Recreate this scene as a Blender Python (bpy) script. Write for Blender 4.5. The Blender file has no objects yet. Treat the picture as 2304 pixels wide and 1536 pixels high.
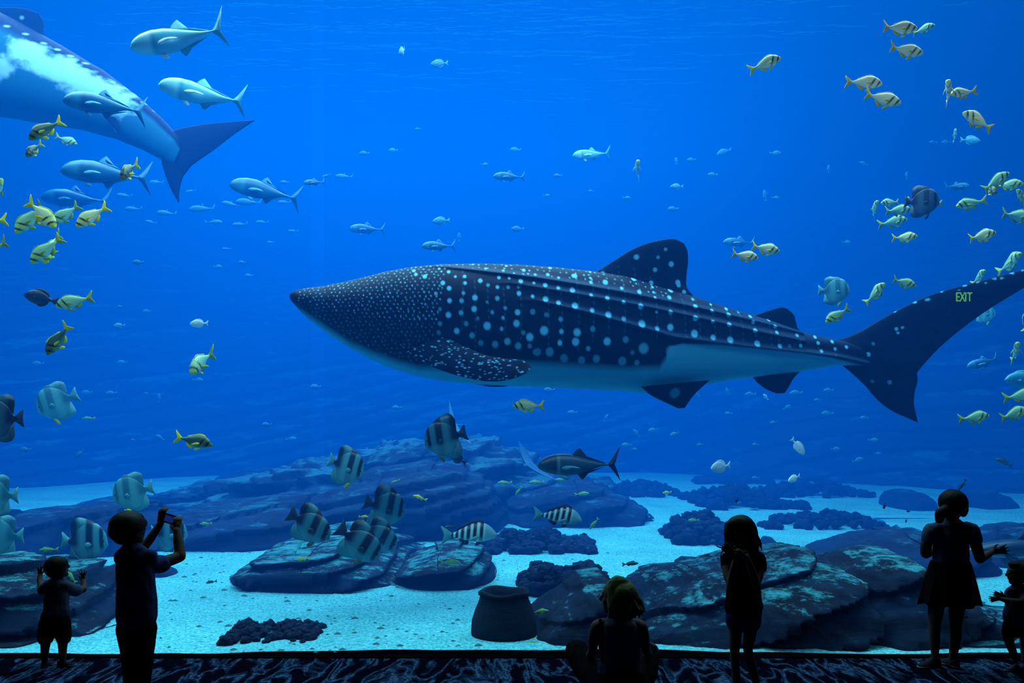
import bpy, bmesh, math, random
import numpy as np
from mathutils import Vector, Matrix, noise

# ------------------------------------------------------------------ camera, light, exposure
sc = bpy.context.scene
COL = sc.collection
F = 1995.0; CX = 1152.0; YH = 950.0; H = 1.75      # focal length in px of the 2304 wide frame, horizon row, eye height
def P(px, py, d):
    return Vector(((px - CX) / F * d, d, H - (py - YH) / F * d))
cam = bpy.data.cameras.new('camera'); co = bpy.data.objects.new('camera', cam); COL.objects.link(co)
co.location = (0, 0, H); co.rotation_euler = (math.pi / 2, 0, 0)
cam.sensor_width = 36; cam.lens = 36 * F / 2304; cam.shift_y = (YH - 768) / 2304; cam.clip_end = 300
sc.camera = co
sc.view_settings.view_transform = 'Standard'; sc.view_settings.look = 'None'
sc.view_settings.gamma = 1; sc.view_settings.use_curve_mapping = False
sc.view_settings.exposure = -1.08
cy = sc.cycles
cy.use_denoising = True; cy.max_bounces = 6; cy.volume_bounces = 2; cy.diffuse_bounces = 2; cy.glossy_bounces = 2
cy.transparent_max_bounces = 16
w = bpy.data.worlds.new('dark_room'); sc.world = w; w.use_nodes = True
w.node_tree.nodes['Background'].inputs[0].default_value = (0, 0, 0, 1)
def area(name, loc, sx, sy, e, col, rot=(0, 0, 0)):
    l = bpy.data.lights.new(name, 'AREA'); l.shape = 'RECTANGLE'; l.size = sx; l.size_y = sy; l.energy = e; l.color = col
    o = bpy.data.objects.new(name, l); COL.objects.link(o); o.location = loc; o.rotation_euler = rot
    return o
area('tank_skylight', (-2.5, 18, 12), 16, 16, 18500, (.6, .95, .95))
area('added_tank_fill', (0, 9.0, 8.2), 17, 2.5, 2300, (.6, .95, .9))  # added fill that brightens sand, rocks and fish near the window
area('added_room_fill', (0, -3, 4.5), 3, 2, .35, (.35, .45, 1), (math.radians(35), 0, 0))  # weak added fill behind the camera, lifts detail on the clothes

# ------------------------------------------------------------------ helpers
def mk(name, verts, faces, mat, parent=None, smooth=True):
    me = bpy.data.meshes.new(name)
    me.from_pydata([tuple(v) for v in verts], [], faces); me.update()
    if smooth:
        me.polygons.foreach_set('use_smooth', [True] * len(me.polygons))
    if mat: me.materials.append(mat)
    o = bpy.data.objects.new(name, me); COL.objects.link(o)
    if parent: o.parent = parent
    return o
def bmobj(name, bm, mat, parent=None, smooth=True):
    me = bpy.data.meshes.new(name); bm.to_mesh(me); bm.free()
    me.polygons.foreach_set('use_smooth', [smooth] * len(me.polygons))
    if mat: me.materials.append(mat)
    o = bpy.data.objects.new(name, me); COL.objects.link(o)
    if parent: o.parent = parent
    return o
def tag(o, label=None, cat=None, group=None, kind=None):
    if label: o['label'] = label
    if cat: o['category'] = cat
    if group: o['group'] = group
    if kind: o['kind'] = kind
    return o
def empty(name, loc=(0, 0, 0)):
    o = bpy.data.objects.new(name, None); o.empty_display_size = .1; COL.objects.link(o); o.location = loc; return o
def boxv(a, b):
    x0, y0, z0 = a; x1, y1, z1 = b
    return ([(x0,y0,z0),(x1,y0,z0),(x1,y1,z0),(x0,y1,z0),(x0,y0,z1),(x1,y0,z1),(x1,y1,z1),(x0,y1,z1)],
            [(0,3,2,1),(4,5,6,7),(0,1,5,4),(1,2,6,5),(2,3,7,6),(3,0,4,7)])
def interp(x, pts):
    return float(np.interp(x, [p[0] for p in pts], [p[1] for p in pts]))
def loft(rings, cap=True):
    n, m = len(rings), len(rings[0])
    v = [p for r in rings for p in r]; f = []
    for i in range(n - 1):
        for j in range(m):
            k = (j + 1) % m
            f.append((i*m+j, i*m+k, (i+1)*m+k, (i+1)*m+j))
    if cap:
        f.append(tuple(range(m))[::-1]); f.append(tuple((n-1)*m+j for j in range(m)))
    return v, f

# ------------------------------------------------------------------ materials
def newmat(name):
    m = bpy.data.materials.new(name); m.use_nodes = True
    nt = m.node_tree; return m, nt, nt.nodes, nt.nodes['Principled BSDF'], nt.links
def plain(name, c, rough=.7, var=.25, scale=6, spec=.3, emis=None):
    m, nt, N, b, L = newmat(name)
    tc = N.new('ShaderNodeTexCoord'); nz = N.new('ShaderNodeTexNoise'); nz.inputs['Scale'].default_value = scale; nz.inputs['Detail'].default_value = 3
    L.new(tc.outputs['Object'], nz.inputs['Vector'])
    r = N.new('ShaderNodeMix'); r.data_type = 'RGBA'
    r.inputs['A'].default_value = (*[x * (1 - var) for x in c], 1); r.inputs['B'].default_value = (*[min(1, x * (1 + var)) for x in c], 1)
    L.new(nz.outputs['Fac'], r.inputs['Factor']); L.new(r.outputs['Result'], b.inputs['Base Color'])
    b.inputs['Roughness'].default_value = rough; b.inputs['Specular IOR Level'].default_value = spec
    if emis:
        b.inputs['Emission Color'].default_value = (*emis[:3], 1); b.inputs['Emission Strength'].default_value = emis[3]
    return m
def ramp(N, stops, interp_='LINEAR'):
    r = N.new('ShaderNodeValToRGB'); cr = r.color_ramp; cr.interpolation = interp_
    while len(cr.elements) < len(stops): cr.elements.new(.5)
    for e, (p, c) in zip(cr.elements, stops):
        e.position = p; e.color = (*c, 1) if len(c) == 3 else c
    return r
def fishskin(name, stops, belly, slant=0.0, stripes=None, back=None, rough=.38, spec=.5):
    """colour runs from snout (0) to tail (1) along local x; belly tint below, optional thin lengthwise stripes"""
    m, nt, N, b, L = newmat(name)
    tc = N.new('ShaderNodeTexCoord'); sp = N.new('ShaderNodeSeparateXYZ'); L.new(tc.outputs['Object'], sp.inputs[0])
    ma = N.new('ShaderNodeMath'); ma.operation = 'MULTIPLY_ADD'; L.new(sp.outputs['Z'], ma.inputs[0]); ma.inputs[1].default_value = slant; L.new(sp.outputs['X'], ma.inputs[2])
    ad = N.new('ShaderNodeMath'); ad.operation = 'ADD'; ad.inputs[1].default_value = .5; L.new(ma.outputs[0], ad.inputs[0])
    r = ramp(N, stops); L.new(ad.outputs[0], r.inputs[0]); cur = r.outputs[0]
    if stripes:
        wv = N.new('ShaderNodeMath'); wv.operation = 'SINE'; mu = N.new('ShaderNodeMath'); mu.operation = 'MULTIPLY'; mu.inputs[1].default_value = stripes[0]
        L.new(sp.outputs['Z'], mu.inputs[0]); L.new(mu.outputs[0], wv.inputs[0])
        mr = N.new('ShaderNodeMapRange'); mr.inputs['From Min'].default_value = .2; mr.inputs['From Max'].default_value = .8; mr.inputs['To Max'].default_value = stripes[2]
        L.new(wv.outputs[0], mr.inputs['Value'])
        bw = N.new('ShaderNodeRGBToBW'); L.new(cur, bw.inputs[0]); dk = N.new('ShaderNodeMapRange'); dk.inputs['From Min'].default_value = .05; dk.inputs['From Max'].default_value = .3; L.new(bw.outputs[0], dk.inputs['Value'])
        mm = N.new('ShaderNodeMath'); mm.operation = 'MULTIPLY'; L.new(mr.outputs[0], mm.inputs[0]); L.new(dk.outputs[0], mm.inputs[1])
        mx = N.new('ShaderNodeMix'); mx.data_type = 'RGBA'; L.new(mm.outputs[0], mx.inputs['Factor']); L.new(cur, mx.inputs['A']); mx.inputs['B'].default_value = (*stripes[1], 1); cur = mx.outputs['Result']
    for col, lo, hi in ((belly, -.04, -.14), (back, .06, .15)):
        if col is None: continue
        mr = N.new('ShaderNodeMapRange'); mr.inputs['From Min'].default_value = lo; mr.inputs['From Max'].default_value = hi; mr.inputs['To Max'].default_value = .7
        L.new(sp.outputs['Z'], mr.inputs['Value'])
        mx = N.new('ShaderNodeMix'); mx.data_type = 'RGBA'; L.new(mr.outputs[0], mx.inputs['Factor']); L.new(cur, mx.inputs['A']); mx.inputs['B'].default_value = (*col, 1); cur = mx.outputs['Result']
    L.new(cur, b.inputs['Base Color']); b.inputs['Roughness'].default_value = rough; b.inputs['Specular IOR Level'].default_value = spec
    vo = N.new('ShaderNodeTexVoronoi'); vo.inputs['Scale'].default_value = 60; L.new(tc.outputs['Object'], vo.inputs['Vector'])
    bp = N.new('ShaderNodeBump'); bp.inputs['Strength'].default_value = .05; bp.inputs['Distance'].default_value = .01; L.new(vo.outputs['Distance'], bp.inputs['Height']); L.new(bp.outputs[0], b.inputs['Normal'])
    return m
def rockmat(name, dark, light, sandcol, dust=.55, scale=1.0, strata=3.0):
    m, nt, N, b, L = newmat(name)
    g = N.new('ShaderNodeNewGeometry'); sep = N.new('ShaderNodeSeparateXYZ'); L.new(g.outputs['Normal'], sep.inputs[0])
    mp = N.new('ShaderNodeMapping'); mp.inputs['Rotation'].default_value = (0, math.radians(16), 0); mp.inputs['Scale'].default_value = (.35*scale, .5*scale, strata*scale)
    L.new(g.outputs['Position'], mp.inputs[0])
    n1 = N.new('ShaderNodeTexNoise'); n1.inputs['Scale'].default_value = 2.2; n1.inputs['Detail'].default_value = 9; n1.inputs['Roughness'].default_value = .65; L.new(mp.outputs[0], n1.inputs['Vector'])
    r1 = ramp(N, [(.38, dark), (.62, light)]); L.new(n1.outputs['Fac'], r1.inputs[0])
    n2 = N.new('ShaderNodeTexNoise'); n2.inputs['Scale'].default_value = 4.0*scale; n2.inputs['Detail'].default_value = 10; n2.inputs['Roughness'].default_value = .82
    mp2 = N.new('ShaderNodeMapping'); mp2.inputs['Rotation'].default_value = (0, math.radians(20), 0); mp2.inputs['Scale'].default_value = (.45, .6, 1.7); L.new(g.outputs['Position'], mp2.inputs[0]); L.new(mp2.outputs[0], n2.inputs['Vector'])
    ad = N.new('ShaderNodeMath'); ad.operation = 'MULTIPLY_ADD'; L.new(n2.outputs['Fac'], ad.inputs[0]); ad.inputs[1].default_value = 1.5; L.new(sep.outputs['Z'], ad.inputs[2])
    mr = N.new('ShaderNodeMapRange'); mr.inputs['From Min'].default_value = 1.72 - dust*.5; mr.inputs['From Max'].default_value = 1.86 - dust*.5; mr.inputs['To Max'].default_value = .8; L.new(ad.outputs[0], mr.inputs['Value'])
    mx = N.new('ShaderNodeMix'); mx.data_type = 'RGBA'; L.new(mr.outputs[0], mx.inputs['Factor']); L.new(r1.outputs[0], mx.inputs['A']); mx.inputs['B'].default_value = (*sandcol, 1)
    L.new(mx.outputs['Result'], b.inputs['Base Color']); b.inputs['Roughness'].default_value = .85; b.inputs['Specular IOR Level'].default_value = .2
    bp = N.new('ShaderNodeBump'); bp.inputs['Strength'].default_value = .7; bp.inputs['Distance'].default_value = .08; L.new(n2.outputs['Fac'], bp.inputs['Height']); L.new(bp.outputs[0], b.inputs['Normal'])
    return m

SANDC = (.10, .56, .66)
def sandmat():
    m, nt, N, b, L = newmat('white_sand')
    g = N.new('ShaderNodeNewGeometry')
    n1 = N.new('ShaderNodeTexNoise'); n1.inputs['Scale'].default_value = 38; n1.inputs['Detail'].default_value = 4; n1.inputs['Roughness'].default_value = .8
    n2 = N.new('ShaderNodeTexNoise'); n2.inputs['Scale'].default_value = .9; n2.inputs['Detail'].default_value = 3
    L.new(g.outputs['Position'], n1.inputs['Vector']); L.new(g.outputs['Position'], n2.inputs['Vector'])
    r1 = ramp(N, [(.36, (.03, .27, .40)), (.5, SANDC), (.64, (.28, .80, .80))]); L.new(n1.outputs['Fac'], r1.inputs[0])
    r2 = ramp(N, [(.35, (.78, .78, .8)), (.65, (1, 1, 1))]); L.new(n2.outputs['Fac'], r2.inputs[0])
    mx = N.new('ShaderNodeMix'); mx.data_type = 'RGBA'; mx.blend_type = 'MULTIPLY'; mx.inputs['Factor'].default_value = 1
    L.new(r1.outputs[0], mx.inputs['A']); L.new(r2.outputs[0], mx.inputs['B']); L.new(mx.outputs['Result'], b.inputs['Base Color'])
    b.inputs['Roughness'].default_value = .9; b.inputs['Specular IOR Level'].default_value = .1
    n3 = N.new('ShaderNodeTexNoise'); n3.inputs['Scale'].default_value = 14; n3.inputs['Detail'].default_value = 5; L.new(g.outputs['Position'], n3.inputs['Vector'])
    bp = N.new('ShaderNodeBump'); bp.inputs['Strength'].default_value = .8; bp.inputs['Distance'].default_value = .05; L.new(n3.outputs['Fac'], bp.inputs['Height']); L.new(bp.outputs[0], b.inputs['Normal'])
    return m
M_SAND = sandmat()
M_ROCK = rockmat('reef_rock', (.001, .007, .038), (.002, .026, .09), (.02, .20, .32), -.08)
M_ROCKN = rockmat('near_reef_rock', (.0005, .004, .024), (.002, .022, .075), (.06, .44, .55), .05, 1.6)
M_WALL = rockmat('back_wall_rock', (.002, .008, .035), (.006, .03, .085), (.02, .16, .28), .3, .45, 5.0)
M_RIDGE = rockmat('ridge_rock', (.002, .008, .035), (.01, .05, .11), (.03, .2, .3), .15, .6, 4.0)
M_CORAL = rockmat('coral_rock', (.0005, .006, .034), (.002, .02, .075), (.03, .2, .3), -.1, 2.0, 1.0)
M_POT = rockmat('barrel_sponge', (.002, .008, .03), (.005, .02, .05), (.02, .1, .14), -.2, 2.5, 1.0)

def carpetmat():
    m, nt, N, b, L = newmat('patterned_carpet')
    g = N.new('ShaderNodeNewGeometry')
    mp = N.new('ShaderNodeMapping'); mp.inputs['Rotation'].default_value = (0, 0, math.radians(28)); mp.inputs['Scale'].default_value = (3.2, .9, 1); L.new(g.outputs['Position'], mp.inputs[0])
    n = N.new('ShaderNodeTexNoise'); n.inputs['Scale'].default_value = 1.6; n.inputs['Detail'].default_value = 5; n.inputs['Distortion'].default_value = 1.2; L.new(mp.outputs[0], n.inputs['Vector'])
    ab = N.new('ShaderNodeMath'); ab.operation = 'SUBTRACT'; ab.inputs[1].default_value = .5; L.new(n.outputs['Fac'], ab.inputs[0])
    a2 = N.new('ShaderNodeMath'); a2.operation = 'ABSOLUTE'; L.new(ab.outputs[0], a2.inputs[0])
    r = ramp(N, [(.0, (.05, .11, .22)), (.022, (.016, .035, .09)), (.07, (.002, .003, .010))]); L.new(a2.outputs[0], r.inputs[0])
    n4 = N.new('ShaderNodeTexNoise'); n4.inputs['Scale'].default_value = 40; L.new(g.outputs['Position'], n4.inputs['Vector'])
    r4 = ramp(N, [(.35, (.3, .3, .3)), (.65, (1, 1, 1))]); L.new(n4.outputs['Fac'], r4.inputs[0])
    mx = N.new('ShaderNodeMix'); mx.data_type = 'RGBA'; mx.blend_type = 'MULTIPLY'; mx.inputs['Factor'].default_value = 1
    L.new(r.outputs[0], mx.inputs['A']); L.new(r4.outputs[0], mx.inputs['B']); L.new(mx.outputs['Result'], b.inputs['Base Color'])
    b.inputs['Roughness'].default_value = .95; b.inputs['Specular IOR Level'].default_value = 0
    return m

# ------------------------------------------------------------------ setting: floor, window, water, sand, back wall
v, f = boxv((-9, -4, -.12), (9, 6.58, 0)); tag(mk('floor', v, f, carpetmat(), None, False), 'dark carpet with wavy blue streaks before the viewing window', kind='structure')
M_BLACK = plain('black_metal', (.002, .002, .004), .9, .1, 6, 0)
v, f = boxv((-9, 6.58, -.12), (9, 6.66, .012)); tag(mk('trim_1', v, f, M_BLACK, None, False), 'thin black sill along the foot of the aquarium window', kind='structure')
M_HALL = plain('dark_hall_paint', (.006, .006, .008), .9, .2, 3, 0)
v, f = boxv((-9, -4, 6.9), (9, 6.58, 7.1)); tag(mk('ceiling', v, f, M_HALL, None, False), 'black ceiling of the dark viewing hall', kind='structure')
v, f = boxv((-9, 6.58, 5.6), (9, 6.73, 14)); tag(mk('wall_front', v, f, M_HALL, None, False), 'black wall above the viewing window', kind='structure')
v, f = boxv((-9.2, -4, 0), (-9, 6.58, 6.9)); tag(mk('wall_left', v, f, M_HALL, None, False), 'black left wall of the viewing hall', kind='structure')
v, f = boxv((9, -4, 0), (9.2, 6.58, 6.9)); tag(mk('wall_right', v, f, M_HALL, None, False), 'black right wall of the viewing hall', kind='structure')
gm, nt, N, b, L = newmat('clear_acrylic'); N.remove(b)
fr = N.new('ShaderNodeFresnel'); fr.inputs['IOR'].default_value = 1.49
tr = N.new('ShaderNodeBsdfTransparent'); tr.inputs['Color'].default_value = (.985, .99, 1, 1)
gl = N.new('ShaderNodeBsdfGlossy'); gl.inputs['Roughness'].default_value = 0
mi = N.new('ShaderNodeMixShader'); L.new(fr.outputs[0], mi.inputs[0]); L.new(tr.outputs[0], mi.inputs[1]); L.new(gl.outputs[0], mi.inputs[2]); L.new(mi.outputs[0], N['Material Output'].inputs['Surface'])
win = tag(empty('window_1', (0, 6.66, 0)), 'huge clear acrylic viewing window of the aquarium', kind='structure')
SEAM = (715 - CX) / F * 6.66
for a, c in ((-9, SEAM - .05), (SEAM + .05, 9)):
    o = mk('pane', [(a, 0, 0), (c, 0, 0), (c, 0, 5.6), (a, 0, 5.6)], [(0, 1, 2, 3)], gm, win, False)
sm, nt, N, b, L = newmat('joint_acrylic'); N.remove(b)
tr = N.new('ShaderNodeBsdfTransparent'); tr.inputs['Color'].default_value = (.985, .99, 1, 1)
df = N.new('ShaderNodeBsdfTranslucent'); df.inputs['Color'].default_value = (.1, .5, 1, 1)
mi = N.new('ShaderNodeMixShader'); mi.inputs[0].default_value = .0012; L.new(tr.outputs[0], mi.inputs[1]); L.new(df.outputs[0], mi.inputs[2]); L.new(mi.outputs[0], N['Material Output'].inputs['Surface'])
v, f = boxv((SEAM - .0499, 0, 0), (SEAM + .0499, .06, 5.6)); mk('joint', v, f, sm, win, False)

wm, nt, N, b, L = newmat('blue_water'); N.remove(b)
ad = N.new('ShaderNodeAddShader'); s = N.new('ShaderNodeVolumeScatter'); ab = N.new('ShaderNodeVolumeAbsorption')
s.inputs['Color'].default_value = (0.0, .21, .87, 1); s.inputs['Density'].default_value = .05; s.inputs['Anisotropy'].default_value = 0
ab.inputs['Color'].default_value = (.2, .62, .95, 1); ab.inputs['Density'].default_value = .10
L.new(s.outputs[0], ad.inputs[0]); L.new(ab.outputs[0], ad.inputs[1]); L.new(ad.outputs[0], N['Material Output'].inputs['Volume'])
v, f = boxv((-26, 6.74, -.4), (26, 38, 9.2)); tag(mk('tank_water', v, f, wm, None, False), 'clear blue water filling the huge aquarium tank', kind='structure')

def sand_z(x, y):
    return .05 * noise.noise(Vector((x * .35, y * .25, 0))) + .015 * noise.noise(Vector((x * 2, y * 2, 3)))
xs = np.linspace(-25, 25, 300); ys = 6.76 + (36 - 6.76) * (np.linspace(0, 1, 240) ** 1.6)
V = [(x, y, sand_z(x, y)) for y in ys for x in xs]
Fc = [(j*300+i, j*300+i+1, (j+1)*300+i+1, (j+1)*300+i) for j in range(239) for i in range(299)]
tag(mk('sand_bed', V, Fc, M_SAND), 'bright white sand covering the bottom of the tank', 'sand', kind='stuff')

WB = [(-900, 1128), (-300, 1112), (0, 1098), (330, 1079), (500, 1071), (800, 1068), (1152, 1068), (1500, 1064), (1800, 1080), (2304, 1110), (2700, 1122), (3200, 1135)]
rings = []
NW, NHh = 420, 150
V = []
for i in range(NW):
    px = -900 + 4100 * i / (NW - 1); py = interp(px, WB); d0 = H * F / (py - YH); x0 = (px - CX) / F * d0
    for j in range(NHh):
        z = -.3 + 10 * (j / (NHh - 1)) ** 1.2
        s_ = (z - x0 * .22 + .6 * noise.noise(Vector((x0 * .15, z * .2, 0)))) / .55
        led = (s_ - math.floor(s_)) ** 2
        n_ = noise.fractal(Vector((x0 * .35, z * .8 - x0 * .12, 2)), .7, 2.2, 5)
        V.append((x0, d0 + z * .9 + led * .4 - n_ * .5, z))
Fc = [(i*NHh+j, (i+1)*NHh+j, (i+1)*NHh+j+1, i*NHh+j+1) for i in range(NW-1) for j in range(NHh-1)]
tag(mk('wall_back', V, Fc, M_WALL), 'hazy rock wall at the back of the tank', kind='structure')

# ------------------------------------------------------------------ rocks
def rock(name, label, cat, outline, dfront, dback, mat, seed=0, layer=.16, led=.10, amp=.10, tilt=.18, nu=110, nv=46, pw=.75, freq=1.3, group=None, foot=1.0):
    """ridge shaped rock: outline = pixel points of its crest, seen at mid depth"""
    dc = (dfront + dback) / 2; hy = (dback - dfront) / 2
    x0, x1 = outline[0][0], outline[-1][0]
    V = []
    for i in range(nu):
        u = i / (nu - 1); px = x0 + (x1 - x0) * u
        top = P(px, interp(px, outline), dc)
        endt = max(0.0, 1 - abs(2 * u - 1) ** (4 / foot)) ** .5
        hyy = hy * (.06 + .94 * endt)
        for j in range(nv):
            a = math.pi * j / (nv - 1)
            sn, cs = math.sin(a), math.cos(a)
            y = dc - hyy * math.copysign(abs(cs) ** .8, cs); z = max(0.02, top.z) * sn ** pw
            x = top.x
            p = Vector((x, y, z))
            s_ = (z - x * tilt + .12 * noise.noise(p * .9)) / layer + seed
            q = (s_ - math.floor(s_)); q = q * q * (3 - 2 * q)
            n_ = noise.fractal(p * freq + Vector((seed * 7.1, 0, 0)), .8, 2.1, 5)
            out = (-led * (q) + amp * n_) * (.25 + .75 * endt)
            V.append((x + out * .3 * (1 if u > .5 else -1), y - out * cs * 1.0, z + out * sn * .35 - .06 * (abs(cs) > .97)))
    Fc = [(i*nv+j, (i+1)*nv+j, (i+1)*nv+j+1, i*nv+j+1) for i in range(nu-1) for j in range(nv-1)]
    Fc.append(tuple(range(nv))); Fc.append(tuple((nu-1)*nv + j for j in range(nv))[::-1])
    o = mk(name, V, [ff for ff in Fc], mat)
    return tag(o, label, cat, group)

ICO = None
def ico(sub):
    bm = bmesh.new(); bmesh.ops.create_icosphere(bm, subdivisions=sub, radius=1)
    v = [x.co.copy() for x in bm.verts]; f = [[q.index for q in p.verts] for p in bm.faces]; bm.free(); return v, f
ICO2 = ico(2); ICO3 = ico(3)
def coral(name, label, outline, base, dfront, dback, n, rpx, seed, mat=None, group=None, cat='coral'):
    rnd = random.Random(seed); V = []; Fc = []
    x0, x1 = outline[0][0], outline[-1][0]; dc = (dfront + dback) / 2; hy = (dback - dfront) / 2
    iv, jf = ICO3 if rpx > 13 else ICO2
    for k in range(int(n * 1.6)):
        px = rnd.uniform(x0, x1); t = rnd.uniform(-1, 1); d = dc + hy * t * .8
        topz = P(px, interp(px, outline), dc).z
        r = rpx * rnd.uniform(.4, 1.05) / F * dc
        hz = topz * math.sqrt(max(0, 1 - t * t * .8))
        z = max(r * .3, (hz - r * .7) * (rnd.random() ** .45))
        c = Vector(((px - CX) / F * dc, d, z)); off = len(V)
        sx, sy_, sz = rnd.uniform(.8, 1.3), rnd.uniform(.8, 1.3), rnd.uniform(.7, 1.1)
        for q in iv:
            s_ = r * (1 + .45 * noise.noise(q * 1.7 + Vector((k, seed, 0))) + .3 * noise.noise(q * 4 + Vector((k, 0, 0))))
            V.append(c + Vector((q.x * s_ * sx, q.y * s_ * sy_, q.z * s_ * sz)))
        Fc += [[off + i for i in q] for q in jf]
    return tag(mk(name, V, Fc, mat or M_CORAL), label, cat, group)
def D(py): return H * F / (py - YH)          # depth of a sand point seen at row py

# big reef in the middle, far and mid distance
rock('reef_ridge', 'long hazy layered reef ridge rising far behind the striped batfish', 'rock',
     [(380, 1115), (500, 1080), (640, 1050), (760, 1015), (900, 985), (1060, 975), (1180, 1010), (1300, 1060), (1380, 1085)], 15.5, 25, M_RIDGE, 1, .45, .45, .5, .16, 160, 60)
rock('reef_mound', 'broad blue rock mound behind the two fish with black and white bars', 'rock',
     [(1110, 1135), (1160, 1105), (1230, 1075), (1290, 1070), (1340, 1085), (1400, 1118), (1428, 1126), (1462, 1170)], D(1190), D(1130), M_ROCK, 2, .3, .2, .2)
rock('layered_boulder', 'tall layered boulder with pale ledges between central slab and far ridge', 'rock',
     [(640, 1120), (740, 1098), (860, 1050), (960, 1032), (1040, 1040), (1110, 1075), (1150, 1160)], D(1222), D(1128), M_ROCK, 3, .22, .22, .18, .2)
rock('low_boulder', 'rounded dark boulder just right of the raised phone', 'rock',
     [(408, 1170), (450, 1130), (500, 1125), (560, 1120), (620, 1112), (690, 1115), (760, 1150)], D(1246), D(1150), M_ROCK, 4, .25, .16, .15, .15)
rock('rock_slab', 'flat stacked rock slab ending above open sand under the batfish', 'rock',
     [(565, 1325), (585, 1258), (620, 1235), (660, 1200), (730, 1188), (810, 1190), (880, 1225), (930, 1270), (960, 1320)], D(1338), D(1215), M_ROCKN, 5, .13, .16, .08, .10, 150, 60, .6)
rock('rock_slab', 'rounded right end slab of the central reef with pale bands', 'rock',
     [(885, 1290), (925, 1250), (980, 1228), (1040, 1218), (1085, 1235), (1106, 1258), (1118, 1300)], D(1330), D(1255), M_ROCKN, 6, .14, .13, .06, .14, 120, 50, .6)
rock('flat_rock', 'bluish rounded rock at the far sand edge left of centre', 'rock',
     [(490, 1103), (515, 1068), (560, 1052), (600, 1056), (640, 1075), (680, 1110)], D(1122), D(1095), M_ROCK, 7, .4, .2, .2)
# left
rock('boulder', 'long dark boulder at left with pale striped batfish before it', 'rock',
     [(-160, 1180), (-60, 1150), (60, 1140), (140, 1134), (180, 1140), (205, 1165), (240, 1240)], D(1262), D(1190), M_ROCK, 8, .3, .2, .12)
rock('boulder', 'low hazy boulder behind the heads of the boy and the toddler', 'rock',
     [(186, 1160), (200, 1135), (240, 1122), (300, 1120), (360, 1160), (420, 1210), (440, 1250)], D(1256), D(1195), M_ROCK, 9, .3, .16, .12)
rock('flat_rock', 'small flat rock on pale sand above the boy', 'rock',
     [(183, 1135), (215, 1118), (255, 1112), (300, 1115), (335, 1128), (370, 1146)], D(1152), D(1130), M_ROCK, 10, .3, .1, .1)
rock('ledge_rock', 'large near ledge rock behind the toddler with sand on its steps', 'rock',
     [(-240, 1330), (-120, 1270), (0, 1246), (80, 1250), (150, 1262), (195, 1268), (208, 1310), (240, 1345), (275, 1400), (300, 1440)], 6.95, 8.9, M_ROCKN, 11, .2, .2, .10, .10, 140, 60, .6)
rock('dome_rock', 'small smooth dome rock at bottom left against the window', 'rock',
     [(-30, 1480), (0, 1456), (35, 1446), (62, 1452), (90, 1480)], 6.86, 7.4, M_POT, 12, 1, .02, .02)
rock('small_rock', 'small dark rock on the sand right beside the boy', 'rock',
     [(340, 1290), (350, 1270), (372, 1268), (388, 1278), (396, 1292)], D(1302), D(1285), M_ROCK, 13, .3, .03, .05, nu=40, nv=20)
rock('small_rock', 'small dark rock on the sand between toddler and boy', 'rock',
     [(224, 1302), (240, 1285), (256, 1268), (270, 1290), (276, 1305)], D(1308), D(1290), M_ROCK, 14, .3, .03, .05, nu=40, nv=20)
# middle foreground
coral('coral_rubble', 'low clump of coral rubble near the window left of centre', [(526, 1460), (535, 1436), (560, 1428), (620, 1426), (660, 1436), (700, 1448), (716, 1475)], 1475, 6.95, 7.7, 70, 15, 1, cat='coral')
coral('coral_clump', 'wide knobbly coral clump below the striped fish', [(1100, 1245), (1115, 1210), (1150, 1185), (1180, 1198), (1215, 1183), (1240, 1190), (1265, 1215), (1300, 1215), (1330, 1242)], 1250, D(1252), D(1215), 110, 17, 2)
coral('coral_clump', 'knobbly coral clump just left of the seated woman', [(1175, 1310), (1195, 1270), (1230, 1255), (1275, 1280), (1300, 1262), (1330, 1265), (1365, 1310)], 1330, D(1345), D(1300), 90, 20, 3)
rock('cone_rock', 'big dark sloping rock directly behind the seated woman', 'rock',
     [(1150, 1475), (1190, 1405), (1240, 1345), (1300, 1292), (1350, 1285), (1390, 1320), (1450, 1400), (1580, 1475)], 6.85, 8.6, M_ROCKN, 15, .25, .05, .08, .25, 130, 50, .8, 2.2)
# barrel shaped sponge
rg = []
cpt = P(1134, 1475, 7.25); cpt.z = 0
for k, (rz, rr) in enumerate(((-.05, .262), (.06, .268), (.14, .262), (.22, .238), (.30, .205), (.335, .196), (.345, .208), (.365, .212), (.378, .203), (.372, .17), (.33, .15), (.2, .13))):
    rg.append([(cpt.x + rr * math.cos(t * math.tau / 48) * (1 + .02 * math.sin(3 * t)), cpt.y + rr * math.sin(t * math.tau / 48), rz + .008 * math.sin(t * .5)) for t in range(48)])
v, f = loft(rg); tag(mk('barrel_sponge', v, f, M_POT), 'dark pot-shaped barrel sponge with a rolled rim near the window', 'sponge')
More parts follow.
